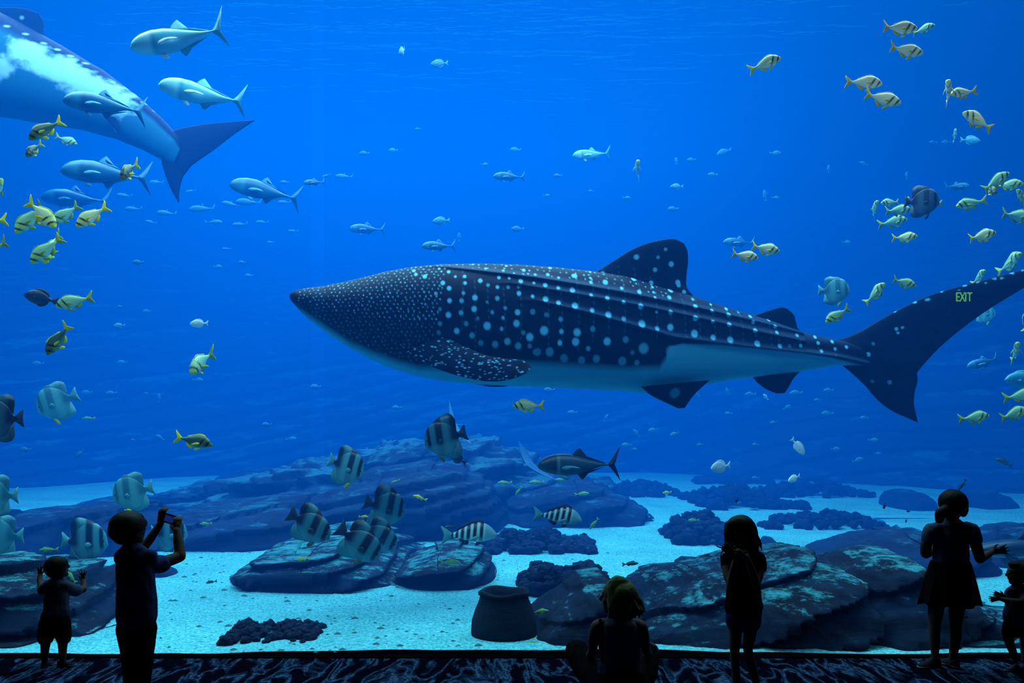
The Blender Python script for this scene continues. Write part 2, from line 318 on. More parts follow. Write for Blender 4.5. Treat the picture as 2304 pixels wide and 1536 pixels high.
# right
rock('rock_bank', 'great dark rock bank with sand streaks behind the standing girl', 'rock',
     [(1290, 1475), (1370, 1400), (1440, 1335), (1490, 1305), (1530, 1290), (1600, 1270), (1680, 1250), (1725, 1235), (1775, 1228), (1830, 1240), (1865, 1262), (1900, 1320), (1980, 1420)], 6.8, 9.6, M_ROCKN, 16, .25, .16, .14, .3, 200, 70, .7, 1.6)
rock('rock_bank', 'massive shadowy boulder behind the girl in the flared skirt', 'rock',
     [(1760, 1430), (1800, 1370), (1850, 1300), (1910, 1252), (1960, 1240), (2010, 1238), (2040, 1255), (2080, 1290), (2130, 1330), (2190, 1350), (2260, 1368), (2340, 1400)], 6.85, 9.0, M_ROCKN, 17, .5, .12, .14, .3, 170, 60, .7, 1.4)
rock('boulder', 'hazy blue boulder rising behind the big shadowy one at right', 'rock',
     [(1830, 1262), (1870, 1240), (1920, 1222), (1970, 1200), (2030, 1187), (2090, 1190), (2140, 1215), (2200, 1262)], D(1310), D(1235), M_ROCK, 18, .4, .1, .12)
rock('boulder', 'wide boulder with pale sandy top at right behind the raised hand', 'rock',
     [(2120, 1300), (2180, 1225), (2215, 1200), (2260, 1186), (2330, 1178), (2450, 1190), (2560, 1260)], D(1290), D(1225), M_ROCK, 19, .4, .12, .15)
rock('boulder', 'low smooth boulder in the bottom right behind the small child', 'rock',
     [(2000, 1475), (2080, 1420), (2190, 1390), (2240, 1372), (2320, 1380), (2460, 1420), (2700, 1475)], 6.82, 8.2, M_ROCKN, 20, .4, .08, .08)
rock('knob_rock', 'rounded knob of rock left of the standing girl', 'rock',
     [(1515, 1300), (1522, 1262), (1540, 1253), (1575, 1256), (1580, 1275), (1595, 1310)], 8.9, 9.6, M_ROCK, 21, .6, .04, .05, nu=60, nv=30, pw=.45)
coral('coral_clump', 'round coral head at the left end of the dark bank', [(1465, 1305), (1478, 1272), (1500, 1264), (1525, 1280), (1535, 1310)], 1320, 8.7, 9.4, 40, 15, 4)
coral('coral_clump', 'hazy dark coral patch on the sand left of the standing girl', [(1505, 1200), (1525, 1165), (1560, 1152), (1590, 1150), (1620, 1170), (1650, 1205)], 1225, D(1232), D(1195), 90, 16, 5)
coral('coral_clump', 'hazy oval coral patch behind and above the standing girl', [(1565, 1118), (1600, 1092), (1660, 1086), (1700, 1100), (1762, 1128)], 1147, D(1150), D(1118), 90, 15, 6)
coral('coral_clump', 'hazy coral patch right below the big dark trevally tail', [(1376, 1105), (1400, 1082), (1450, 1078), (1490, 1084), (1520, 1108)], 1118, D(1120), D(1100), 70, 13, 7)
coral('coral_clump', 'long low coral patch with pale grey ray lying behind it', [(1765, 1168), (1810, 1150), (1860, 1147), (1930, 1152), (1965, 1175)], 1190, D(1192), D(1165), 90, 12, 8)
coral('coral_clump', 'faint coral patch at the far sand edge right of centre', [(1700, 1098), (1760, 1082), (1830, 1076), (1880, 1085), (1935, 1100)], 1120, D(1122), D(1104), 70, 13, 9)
coral('coral_clump', 'faint far coral patch under the white fish with pointed tail', [(1565, 1078), (1600, 1066), (1660, 1064), (1720, 1068)], 1088, D(1090), D(1082), 50, 12, 10)
rock('distant_block', 'faint blocky far rock left of the girl with the ponytail', 'rock',
     [(1998, 1135), (2010, 1104), (2030, 1098), (2060, 1100), (2075, 1112), (2085, 1140)], D(1146), D(1128), M_ROCK, 22, .5, .1, .1, nu=50, nv=24)
rock('distant_block', 'faint blocky far rock right of the girl with the ponytail', 'rock',
     [(2165, 1120), (2180, 1100), (2215, 1098), (2245, 1108), (2262, 1140)], D(1146), D(1128), M_ROCK, 23, .5, .1, .1, nu=50, nv=24)
rock('small_rock', 'tiny dark rock on the sand right of the standing girl', 'rock',
     [(1713, 1228), (1722, 1205), (1735, 1207), (1748, 1226)], D(1235), D(1222), M_ROCK, 24, .3, .03, .03, nu=30, nv=16)
coral('coral_clump', 'small coral tuft on open sand above the dark bank', [(1716, 1180), (1725, 1172), (1745, 1170), (1755, 1182)], 1188, D(1189), D(1180), 18, 9, 11)
# pebbles on the sand
rnd = random.Random(5); pebv = []; pebf = []
for k in range(420):
    px = rnd.uniform(360, 1400); py = rnd.uniform(1190, 1470); d = D(py); c = P(px, py, d); r = rnd.choice((.008, .012, .016, .03)) * rnd.uniform(.5, 1); off = len(pebv)
    for q in ICO2[0][:12] if False else [Vector((math.cos(a), math.sin(a), h_)) for a in np.linspace(0, math.tau, 7)[:-1] for h_ in (0,)] + [Vector((0, 0, .6))]:
        pebv.append((c.x + q.x * r * 1.3, c.y + q.y * r, sand_z(c.x, c.y) + q.z * r + .002))
    pebf += [(off + i, off + (i + 1) % 6, off + 6) for i in range(6)]
tag(mk('pebbles', pebv, pebf, plain('pebble_grey', (.04, .12, .14), .9)), 'tiny dark pebbles scattered over the white sand', 'pebbles', kind='stuff')

# ------------------------------------------------------------------ whale sharks
def sharkmat():
    m, nt, N, b, L = newmat('spotted_shark_skin')
    at = N.new('ShaderNodeAttribute'); at.attribute_name = 'pattern'
    sp = N.new('ShaderNodeSeparateColor'); L.new(at.outputs['Color'], sp.inputs[0])
    g = N.new('ShaderNodeNewGeometry'); n = N.new('ShaderNodeTexNoise'); n.inputs['Scale'].default_value = 9; n.inputs['Detail'].default_value = 6; L.new(g.outputs['Position'], n.inputs['Vector'])
    r = ramp(N, [(.3, (.0015, .005, .024)), (.7, (.004, .013, .052))]); L.new(n.outputs['Fac'], r.inputs[0])
    m1 = N.new('ShaderNodeMix'); m1.data_type = 'RGBA'; L.new(sp.outputs[1], m1.inputs['Factor']); L.new(r.outputs[0], m1.inputs['A']); m1.inputs['B'].default_value = (.06, .42, .62, 1)
    m0 = N.new('ShaderNodeMix'); m0.data_type = 'RGBA'; L.new(sp.outputs[2], m0.inputs['Factor']); L.new(r.outputs[0], m0.inputs['A']); m0.inputs['B'].default_value = (.008, .045, .13, 1); L.new(m0.outputs['Result'], m1.inputs['A'])
    m2 = N.new('ShaderNodeMix'); m2.data_type = 'RGBA'; L.new(sp.outputs[0], m2.inputs['Factor']); L.new(m1.outputs['Result'], m2.inputs['A']); m2.inputs['B'].default_value = (.16, .66, .95, 1)
    L.new(m2.outputs['Result'], b.inputs['Base Color']); b.inputs['Roughness'].default_value = .6; b.inputs['Specular IOR Level'].default_value = .08
    return m
M_SHARK = sharkmat()
def paint(o, rgb):
    a = o.data.color_attributes.new('pattern', 'FLOAT_COLOR', 'POINT')
    c = np.ones((len(o.data.vertices), 4)); c[:, :3] = rgb; a.data.foreach_set('color', c.ravel())
SD = 8.9
top = [(658,668),(664,660),(680,654),(700,651),(740,646),(780,638),(830,626),(880,613),(940,603),(1000,598),(1080,596),(1160,598),(1240,603),(1320,611),(1400,622),(1450,636),(1500,652),(1560,668),(1600,682),(1650,697),(1700,712),(1750,728),(1800,746),(1850,758),(1900,768),(1930,777),(1960,790),(2004,812)]
bot = [(658,676),(664,684),(680,702),(700,722),(740,752),(780,778),(830,806),(880,828),(940,846),(1000,857),(1080,864),(1160,868),(1240,871),(1320,875),(1400,879),(1450,884),(1500,880),(1550,872),(1600,862),(1650,854),(1700,848),(1750,841),(1800,836),(1850,828),(1880,823),(1910,822),(1935,824),(1965,822),(2004,816)]
wid = [(658,.12),(664,.24),(680,.36),(700,.44),(740,.52),(800,.60),(900,.66),(1000,.68),(1150,.66),(1300,.60),(1450,.48),(1600,.34),(1700,.27),(1800,.20),(1900,.12),(1960,.06),(2004,.02)]
bel = [(655,690),(700,712),(750,745),(800,778),(850,800),(900,818),(950,832),(1000,834),(1050,824),(1100,820),(1200,824),(1300,829),(1400,834),(1470,832),(1484,812),(1490,788),(1520,780),(1600,782),(1700,791),(1800,800),(1860,808),(1900,816),(1940,824),(2000,840)]
ridges = [([(940,608),(1000,613),(1100,628),(1200,641),(1300,657),(1400,673),(1500,690),(1600,709),(1700,730),(1800,752)], .035),
          ([(1150,655),(1200,664),(1300,680),(1400,696),(1500,713),(1600,733),(1700,754),(1800,772)], .03),
          ([(1200,694),(1300,716),(1400,742),(1500,768),(1600,779),(1700,789),(1800,798),(1870,806),(1950,822)], .05)]
spots = []
def zs(x0, lst):
    for t in lst: spots.append((x0 + t[0] / 3.291, 500 + t[1] / 3.291, (t[2] if len(t) > 2 else 4) * 1.0, t[3] if len(t) > 3 else 1.0))
zs(1200, [(75,520,5),(75,625,6),(65,845,9),(165,540),(165,650,5),(180,770,4,.6),(185,850,5),(175,930,5),(265,555,6),(280,670,7),(290,440,5),(295,855,8),(285,920,8),(395,590),(400,700,5),(400,490),(400,455,3),(405,395,3),(405,830,6,.5),(375,965,5,.6),(510,380),(505,485,6),(510,610,5),(515,730,7),(508,915,8),(620,530),(625,635),(625,755,5,.7),(640,900,7,.45),(725,440,6),(748,553,5),(748,663,6),(755,790,8),(770,960,11,.6),(760,262,6,.8),(865,455,5),(855,505,3),(855,550,3),(858,592,3),(865,700,3),(865,820,5),(895,358,5,.8),(1015,315,6),(1065,450,6),(1070,470,5),(995,520,6),(970,585,5),(965,700,5),(963,808,7),(975,205,4,.6),(918,265,4,.6),(1150,590,4,.7),(1155,650,5),(1148,738,6),(1140,850,8),(1285,625,3),(1278,678,4),(1275,760,4),(1278,875,6),(1400,655,4),(1402,705,5),(1398,780,5),(1405,890,7),(1575,710,4),(1585,755,4),(1590,820,5),(1605,915,7),(1725,730,4),(1750,785,4),(1758,830,4),(1775,930,5),(1915,847,4),(1935,925,4),(2058,857,4),(2072,903,4),(2092,962,4),(2185,890,4),(2200,945,4),(2290,930,4),
 (20,990,8,.35),(105,990,9,.45),(210,1035,8,.35),(330,1045,8,.4),(435,1035,8,.45),(620,1050,9,.45),(725,1060,6,.4),(970,980,12,.5),(690,990,5,.3),(80,735,5,.4),(1110,520,5),(1490,680,3,.5),(1850,930,4,.3)])
zs(600, [(1645,815,8),(1940,890,8),(2040,845,8),(1848,798,7),(1855,720,6),(1865,585,5),(1878,492,5),(1555,698,6),(1560,618,6),(1595,492,5),(1385,640,5),(1378,740,6),(1435,850,6),(1335,510,5),(1205,458,5),(1140,440,4),(1120,405,4),(1490,510,4),(1485,458,4),(1480,585,4,.7),(1468,640,5,.7),(1465,725,5,.7),(1540,880,6,.6),(1600,930,6,.4),(1700,940,7,.5),(1785,920,7,.8),(1860,950,7,.6),(1715,540,4),(1715,622,5,.7),(1725,465,4),(1797,470,3),(1960,605,4),(1970,505,3),(2050,518,4),(2050,625,6),(2140,540,4),(2140,650,5),(2155,765,5,.7),(2240,555,6),(2255,670,6),(2270,855,7),(2258,920,7),(2160,850,4),(2150,925,5),(1960,715,6,.45),(2060,735,5,.4),(1770,690,4,.6),(1755,760,4,.8),(1745,835,4,.8),(1680,720,4,.7),(1645,650,3,.5),(1380,550,5),(1630,390,3),(1775,360,3),(1900,400,4),(2090,370,4),(2070,435,4),(1755,408,3),(2255,440,5),(1535,345,3),(2145,460,3),(1980,438,3),(1290,590,4,.6),(1420,460,3),(1300,390,3),(1370,420,4),(1940,950,5,.4),(2080,985,8,.5),(2180,1030,8,.4),(1980,990,6,.4),(1895,860,5,.4),(1580,765,4,.4),(1320,700,4,.4),(1320,800,5,.4),(1310,860,5,.3),(1500,800,5,.5),(1860,540,3,.6),(1650,525,4,.6),(1790,540,4,.5)])
rnd = random.Random(11)
yy = 600; k = 0
for row in range(30):                                  # dense small spots on head and shoulder
    for cx_ in np.arange(690, 1010, 11.5):
        px = cx_ + (row % 2) * 5.7 + rnd.uniform(-2.6, 2.6); py = 600 + row * 8.2 + rnd.uniform(-2, 2) - (px - 700) * .02
        if interp(px, top) + 3 < py < interp(px, bel) - 8 and px + (py - 600) * .15 < 1015:
            dim = .95 if py < interp(px, top) + .6 * (interp(px, bel) - interp(px, top)) else .38
            spots.append((px, py, rnd.uniform(1.2, 2.0) + max(0, (px - 880) / 300), dim * rnd.uniform(.4, .85)))
for px in np.arange(1010, 1500, 17):                   # small rows along the crest
    t_ = interp(px, top)
    for dy in (9, 21, 33):
        if dy < interp(px, ridges[0][0]) - t_ - 3: spots.append((px + rnd.uniform(-4, 4) + dy * .3, t_ + dy + rnd.uniform(-2, 2), rnd.uniform(1.4, 2.4), rnd.uniform(.35, .8)))
# fine vertical lines between the columns of spots
vlines = [(1045,610,760),(1072,640,800),(1100,660,760),(1134,665,770),(1168,640,800),(1226,650,800),(1255,660,790),(1290,640,800),(1322,600,780),(1355,600,760),(1390,600,770),(1425,600,760),(1460,620,770),(1492,660,760),(1523,665,770),(1555,670,770),(1590,690,770),(1625,700,780),(1653,700,780),(1683,715,785),(1718,725,790),(1735,725,795),(1785,750,800),(1828,755,800),(1865,760,808)]
def pattern(px, py):
    """spot strength for arrays of pixel positions in the shark's own side view"""
    s_ = np.zeros_like(px)
    for (x, y, r, k_) in spots:
        mk_ = (np.abs(px - x) < r * 1.8) & (np.abs(py - y) < r * 1.8)
        if mk_.any():
            dd = np.hypot(px[mk_] - x, (py[mk_] - y) * .92) / r
            s_[mk_] = np.maximum(s_[mk_], k_ * np.clip((1.15 - dd) / .45, 0, 1))
    for (x, a, b_) in vlines:
        bend_ = 8 * np.sin((py - a) / 60.0)
        mk_ = (py > a) & (py < b_)
        ln = np.exp(-((px - x - bend_ * .5) / 1.6) ** 2) * .13 * (.5 + .5 * np.sin(py * .45 + x)) * mk_
        s_ = np.maximum(s_, ln)
    return s_
root = tag(empty('whale_shark', P(1350, 740, SD)), 'large dark whale shark covered in white spots, crossing the centre', 'shark')
nx, nr = 860, 320
PXs = np.concatenate([np.linspace(658, 700, 40)[:-1], np.linspace(700, 2004, nx - 39)])
V = []; pxs = []; pys = []
ctr = root.location
for px in PXs:
    t_, b_, w_ = interp(px, top), interp(px, bot), interp(px, wid) * .9
    mid = (t_ + b_) / 2; hh = (b_ - t_) / 2
    rys = [interp(px, rl) for rl, _ in ridges]
    for j in range(nr):
        a = math.tau * j / nr
        ca, sa = math.cos(a), math.sin(a)           # a=0 top, near side at a=90
        py = mid - hh * math.copysign(abs(ca) ** .92, ca)
        y = -w_ * math.copysign(abs(sa) ** .85, sa)
        out = 0
        for (rl, am), ry in zip(ridges, rys):
            if rl[0][0] - 40 < px < rl[-1][0]:
                q = (py - ry) / (3.5 if py > ry else 7)
                if abs(q) < 3: out += am * math.exp(-q * q) * min(1, (px - rl[0][0] + 40) / 80)
        y -= out * math.copysign(1, sa) * abs(sa) ** .5
        p = P(px, py, SD); V.append((p.x - ctr.x, y, p.z - ctr.z)); pxs.append(px); pys.append(py)
n_ = len(PXs)
Fc = [(i*nr+j, i*nr+(j+1) % nr, (i+1)*nr+(j+1) % nr, (i+1)*nr+j) for i in range(n_-1) for j in range(nr)]
Fc.append(tuple(range(nr))[::-1]); Fc.append(tuple((n_-1)*nr+j for j in range(nr)))
pxs = np.array(pxs); pys = np.array(pys)
sb = mk('body', V, Fc, M_SHARK, root)
belv = np.interp(pxs, [q[0] for q in bel], [q[1] for q in bel])
soft = np.where(pxs > 1484, 2.0, 9.0)
bm_ = np.clip((pys - belv) / soft * .5 + .5, 0, 1)
rgb = np.zeros((len(pxs), 3)); rgb[:, 0] = pattern(pxs, pys) * (1 - bm_ * .85); rgb[:, 1] = bm_
for rl, am in ridges:                                   # upper side of each keel painted slightly paler, as if lit from above
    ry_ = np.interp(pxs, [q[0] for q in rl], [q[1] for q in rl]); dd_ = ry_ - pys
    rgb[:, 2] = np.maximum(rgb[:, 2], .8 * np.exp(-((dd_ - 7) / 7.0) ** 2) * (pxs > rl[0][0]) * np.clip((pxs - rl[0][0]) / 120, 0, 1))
rgb[:, 2] = np.maximum(rgb[:, 2], np.clip((pxs - 1500) / 200, 0, 1) * .7 * np.clip((np.interp(pxs, [q[0] for q in ridges[1][0]], [q[1] for q in ridges[1][0]]) - pys) / 10, 0, 1))  # same painted lightness over the upper rear flank
paint(sb, rgb)
def smooth_outline(pts, n=6, closed=True):
    out = []
    m = len(pts)
    for i in range(m if closed else m - 1):
        p0, p1, p2, p3 = (pts[(i-1) % m] if closed or i else pts[0]), pts[i], pts[(i+1) % m], (pts[(i+2) % m] if closed or i + 2 < m else pts[-1])
        for k_ in range(n):
            t = k_ / n
            out.append(tuple(.5 * ((2*p1[c]) + (-p0[c]+p2[c])*t + (2*p0[c]-5*p1[c]+4*p2[c]-p3[c])*t*t + (-p0[c]+3*p1[c]-3*p2[c]+p3[c])*t**3) for c in (0, 1)))
    return out
def finmesh(name, edge_a, edge_b, fn, thick, mat, parent, n=60, m=30, pat=None):
    """fin between two pixel edges (root to tip, same order); fn(px,py,s,t)->world offset vector from parent; lens thickness"""
    edge_a = smooth_outline(edge_a, 5, False) + [edge_a[-1]]; edge_b = smooth_outline(edge_b, 5, False) + [edge_b[-1]]; n = int(n * 1.35); m = int(m * 1.5)
    A = [(interp(i / (n-1), [(k_/(len(edge_a)-1), p[0]) for k_, p in enumerate(edge_a)]), interp(i / (n-1), [(k_/(len(edge_a)-1), p[1]) for k_, p in enumerate(edge_a)])) for i in range(n)]
    B = [(interp(i / (n-1), [(k_/(len(edge_b)-1), p[0]) for k_, p in enumerate(edge_b)]), interp(i / (n-1), [(k_/(len(edge_b)-1), p[1]) for k_, p in enumerate(edge_b)])) for i in range(n)]
    V = []; pp = []
    for side in (-1, 1):
        for i in range(n):
            for j in range(m):
                t = j / (m - 1); px = A[i][0] * (1-t) + B[i][0] * t; py = A[i][1] * (1-t) + B[i][1] * t
                th = thick * (4 * t * (1 - t)) ** .6 * (1 - .85 * i / (n - 1)) + .003
                o_ = fn(px, py, i / (n-1), t); V.append((o_[0], o_[1] + side * th, o_[2])); pp.append((px, py))
    Fc = []
    K = n * m
    for i in range(n-1):
        for j in range(m-1):
            q = (i*m+j, i*m+j+1, (i+1)*m+j+1, (i+1)*m+j)
            Fc.append(q); Fc.append(tuple(K + k_ for k_ in q[::-1]))
    bd = [i*m for i in range(n)] + [(n-1)*m + j for j in range(1, m)] + [i*m + m-1 for i in range(n-2, -1, -1)] + [j for j in range(m-2, 0, -1)]
    for a_, b_ in zip(bd, bd[1:] + bd[:1]): Fc.append((a_, b_, K+b_, K+a_))
    o = mk(name, V, Fc, mat, parent)
    pp = np.array(pp); c = np.zeros((len(pp), 3))
    if pat is not None: c[:, 0] = pat(pp[:, 0], pp[:, 1]); 
    paint(o, c)
    return o
def flat(d, cen):
    def fn(px, py, s_, t):
        p = P(px, py, d); return (p.x - cen.x, d - cen.y, p.z - cen.z)
    return fn
fl = flat(SD, ctr)
finmesh('dorsal_fin', [(1330,618),(1375,590),(1420,562),(1460,546),(1498,538),(1520,538),(1536,546)], [(1575,690),(1562,668),(1545,645),(1545,615),(1548,592),(1547,566),(1540,550)], fl, .07, M_SHARK, root, 90, 70, pattern)
finmesh('second_dorsal_fin', [(1680,714),(1710,705),(1738,696),(1758,691),(1770,694)], [(1808,750),(1795,738),(1790,722),(1786,708),(1774,697)], fl, .03, M_SHARK, root, 40, 30, pattern)
finmesh('pelvic_fin', [(1432,872),(1455,890),(1490,906),(1522,919)], [(1582,858),(1562,878),(1548,896),(1536,918)], lambda px, py, s_, t: (fl(px, py, 0, 0)[0], -.22 * (1 - s_) - .1, fl(px, py, 0, 0)[2]), .03, M_SHARK, root, 40, 30, lambda x, y: .45 * np.clip((13 - np.hypot(x-1508, y-886)) / 5, 0, 1))
finmesh('anal_fin', [(1688,840),(1702,858),(1722,874),(1748,885)], [(1804,832),(1786,850),(1776,868),(1765,884)], fl, .025, M_SHARK, root, 40, 30)
edge = lambda x, y: np.zeros_like(x)
lead = [(1888,764),(1930,748),(1975,722),(2030,692),(2100,661),(2200,634),(2304,606),(2400,580),(2440,572)]
spt = [(2012,741,4),(2015,750,3),(2055,680,4),(2080,676,3),(2113,657,3),(2162,645,3),(2190,637,3),(2225,631,3),(2263,618,4),(2285,612,3),(2240,630,3),(2300,606,3),(2025,738,3),(2012,700,3),(1930,795,5),(1948,798,5),(1998,860,5,.5),(1960,858,4,.3),(2084,675,3),(1960,774,4,.4),(2150,655,2),(2205,640,2)]
def tailpat(x, y):
    s_ = np.zeros_like(x)
    for q in spt:
        s_ = np.maximum(s_, (q[3] if len(q) > 3 else .85) * np.clip((q[2] - np.hypot(x - q[0], y - q[1])) / 1.5 + .5, 0, 1))
    return s_
tailf = lambda px, py, s_, t: (P(px, py, SD).x - ctr.x, -.12 * max(0, (px - 2000) / 300), P(px, py, SD).z - ctr.z)
finmesh('tail_fin', lead, [(1960,846),(2000,872),(2042,866),(2070,826),(2120,772),(2200,708),(2304,642),(2390,590),(2440,574)], tailf, .07, M_SHARK, root, 150, 60, tailpat)
finmesh('lower_tail_fin', [(1895,822),(1915,838),(1945,866),(1975,900),(2010,926),(2045,942),(2060,949)], [(1975,772),(2046,820),(2062,850),(2056,880),(2054,908),(2058,930),(2062,948)], tailf, .05, M_SHARK, root, 60, 40, tailpat)
pspots = [(rnd.uniform(930, 1190), rnd.uniform(770, 864), rnd.uniform(1.2, 2.3), rnd.uniform(.4, .9)) for _ in range(260)]
def pecpat(x, y):
    s_ = np.zeros_like(x)
    for q in pspots: s_ = np.maximum(s_, q[3] * np.clip((q[2] - np.hypot((x - q[0]) * .8, (y - q[1]) * 1.25)) / 1.3 + .4, 0, 1))
    return s_
for sgn in (-1, 1):
    finmesh('pectoral_fin', [(930,800),(965,822),(1005,842),(1050,856),(1100,866),(1145,864),(1180,852)], [(1010,765),(1035,782),(1065,797),(1100,812),(1140,820),(1175,825),(1192,838)],
        lambda px, py, s_, t, sg=sgn: (P(px, py, SD).x * (1 - .0) - ctr.x, (-.54 - .42 * s_) if sg < 0 else .3 + .15 * s_, P(px, py, SD).z - ctr.z), .05, M_SHARK, root, 110, 60, pecpat)
mk('eye', [tuple(Vector(q) * .022 + (P(693, 690, SD) - ctr) + Vector((0, -.36, 0))) for q in ICO2[0]], ICO2[1], plain('black_eye', (.005, .005, .008), .1), root)

# second whale shark, upper left, swimming away
def shark2mat():
    m, nt, N, b, L = newmat('sun_patch_shark_skin')
    at = N.new('ShaderNodeAttribute'); at.attribute_name = 'pattern'
    sp = N.new('ShaderNodeSeparateColor'); L.new(at.outputs['Color'], sp.inputs[0])
    m1 = N.new('ShaderNodeMix'); m1.data_type = 'RGBA'; L.new(sp.outputs[1], m1.inputs['Factor']); m1.inputs['A'].default_value = (.003, .02, .10, 1); m1.inputs['B'].default_value = (.015, .17, .34, 1)
    m2 = N.new('ShaderNodeMix'); m2.data_type = 'RGBA'; L.new(sp.outputs[0], m2.inputs['Factor']); L.new(m1.outputs['Result'], m2.inputs['A']); m2.inputs['B'].default_value = (.45, .85, .95, 1)
    L.new(m2.outputs['Result'], b.inputs['Base Color']); b.inputs['Roughness'].default_value = .6; b.inputs['Specular IOR Level'].default_value = .08
    return m
M_SHARK2 = shark2mat()
S2 = 12.0
root = tag(empty('whale_shark', P(100, 180, S2)), 'pale whale shark, sunlight painted on its flank, upper left, only rear half in frame', 'shark'); c2 = root.location.copy()
cl = [(-1150,-60,20,.25),(-1120,-62,50,.5),(-1000,-50,88,.75),(-800,-30,120,.85),(-560,10,138,.85),(-320,55,135,.75),(-150,95,125,.66),(0,150,110,.55),(100,185,92,.48),(200,222,72,.38),(280,262,55,.28),(340,300,42,.2),(385,335,32,.13),(402,352,22,.07)]
V = []; R0 = []; R1 = []; nr = 180; us = np.concatenate([np.linspace(-1150, -60, 60)[:-1], np.linspace(-60, 402, 300)])
for px in us:
    py, hh, w_ = [float(np.interp(px, [q[0] for q in cl], [q[k_] for q in cl])) for k_ in (1, 2, 3)]
    e = 12; dy = np.interp(px+e, [q[0] for q in cl], [q[1] for q in cl]) - np.interp(px-e, [q[0] for q in cl], [q[1] for q in cl])
    tv = Vector((2*e, dy)).normalized(); nv_ = Vector((tv.y, -tv.x))      # up-normal in pixels
    for j in range(nr):
        a = math.tau * j / nr; ca, sa = math.cos(a), math.sin(a)
        qx, qy = px + nv_.x * hh * ca, py + nv_.y * hh * ca
        p = P(qx, qy, S2); V.append((p.x - c2.x, -w_ * sa, p.z - c2.z)); R0.append(ca); R1.append((qx, qy, sa))
n_ = len(us)
Fc = [(i*nr+j, i*nr+(j+1) % nr, (i+1)*nr+(j+1) % nr, (i+1)*nr+j) for i in range(n_-1) for j in range(nr)]
Fc.append(tuple(range(nr))[::-1]); Fc.append(tuple((n_-1)*nr+j for j in range(nr)))
sb = mk('body', V, Fc, M_SHARK2, root)
R0 = np.array(R0); R1 = np.array(R1)
rgb = np.zeros((len(V), 3)); rgb[:, 1] = np.clip((.72 - R0) * 5, 0, 1)
def patch(x, y, pts, w0):      # sunlight painted on the flank as a pale patch along a polyline
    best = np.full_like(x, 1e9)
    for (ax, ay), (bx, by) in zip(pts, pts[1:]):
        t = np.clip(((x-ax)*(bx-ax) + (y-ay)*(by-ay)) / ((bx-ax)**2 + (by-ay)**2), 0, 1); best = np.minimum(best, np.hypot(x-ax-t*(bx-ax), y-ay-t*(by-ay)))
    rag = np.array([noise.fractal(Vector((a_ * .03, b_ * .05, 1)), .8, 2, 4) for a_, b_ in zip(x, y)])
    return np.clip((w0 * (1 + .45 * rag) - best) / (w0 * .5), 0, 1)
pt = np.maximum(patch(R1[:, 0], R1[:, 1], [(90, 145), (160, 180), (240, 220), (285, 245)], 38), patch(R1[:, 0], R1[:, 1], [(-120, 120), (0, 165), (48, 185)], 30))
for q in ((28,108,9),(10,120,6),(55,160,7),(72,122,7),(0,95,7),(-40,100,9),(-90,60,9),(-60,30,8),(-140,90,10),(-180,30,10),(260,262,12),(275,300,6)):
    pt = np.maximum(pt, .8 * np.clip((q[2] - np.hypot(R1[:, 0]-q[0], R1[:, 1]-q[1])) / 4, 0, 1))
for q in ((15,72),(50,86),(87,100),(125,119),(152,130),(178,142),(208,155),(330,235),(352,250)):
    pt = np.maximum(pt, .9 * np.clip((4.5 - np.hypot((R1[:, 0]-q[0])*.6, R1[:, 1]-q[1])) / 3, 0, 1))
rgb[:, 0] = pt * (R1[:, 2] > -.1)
paint(sb, rgb)
f2 = flat(S2, c2)
finmesh('tail_fin', [(375,300),(400,290),(430,284),(470,278),(530,273),(572,270)], [(378,352),(408,395),(432,372),(480,338),(530,300),(572,272)], f2, .05, M_SHARK2, root, 60, 30)
finmesh('lower_tail_fin', [(360,340),(364,365),(374,400),(388,432),(401,455)], [(425,345),(420,378),(409,405),(404,430),(403,454)], f2, .04, M_SHARK2, root, 50, 30)
finmesh('dorsal_fin', [(-110,60),(-70,35),(-30,20),(20,16),(60,20),(85,30)], [(110,100),(100,85),(98,70),(99,58),(97,45),(90,33)], f2, .05, M_SHARK2, root, 50, 40, lambda x, y: np.maximum(.6*np.clip((6-np.hypot(x-52, y-42))/3, 0, 1), .6*np.clip((5-np.hypot(x-32, y-62))/3, 0, 1)))
finmesh('pelvic_fin', [(240,262),(252,272),(262,285),(280,308)], [(285,262),(280,275),(284,290),(287,310)], lambda px, py, s_, t: (f2(px,py,0,0)[0], -.25, f2(px,py,0,0)[2]), .02, M_SHARK2, root, 20, 12)
finmesh('pectoral_fin', [(-760,120),(-700,200),(-600,270),(-520,300)], [(-560,110),(-560,180),(-540,240),(-510,298)], lambda px, py, s_, t: (f2(px,py,0,0)[0], -.8 - .5*s_, f2(px,py,0,0)[2]), .05, M_SHARK2, root, 30, 12)
# ------------------------------------------------------------------ fish
def prof(pts, n=22):
    xs_ = [p[0] for p in pts]
    t = [i / (n - 1) for i in range(n)]
    x = [xs_[0] + (xs_[-1] - xs_[0]) * (1 - math.cos(math.pi * q)) / 2 for q in t]
    return x
def fishbody(name, top_, bot_, wmax, mat, nseg=26, nring=18, xend=None, bend=0.0, wprof=None):
    xs_ = prof(top_, nseg); rg = []
    for x in xs_:
        zt, zb = interp(x, top_), interp(x, bot_)
        q = (x - xs_[0]) / (xs_[-1] - xs_[0])
        w_ = wmax * (interp(q, wprof) if wprof else (max(0, math.sin(math.pi * min(1, q * .93 + .05) ** .62)) ** .8 + .08))
        if q < .02: w_ = min(w_, .3 * wmax)
        mid = (zt + zb) / 2; h_ = max(.002, (zt - zb) / 2); yb = bend * (x ** 2) * 4 if x > 0 else 0
        rg.append([(x - .5, w_ * math.sin(math.tau * j / nring) * abs(math.sin(math.tau * j / nring)) ** .1 + bend * max(0, x - .35) ** 2, mid + h_ * math.cos(math.tau * j / nring)) for j in range(nring)])
    return loft(rg)
def catm(pts, n=4):
    return smooth_outline(pts, n, False) + [pts[-1]]
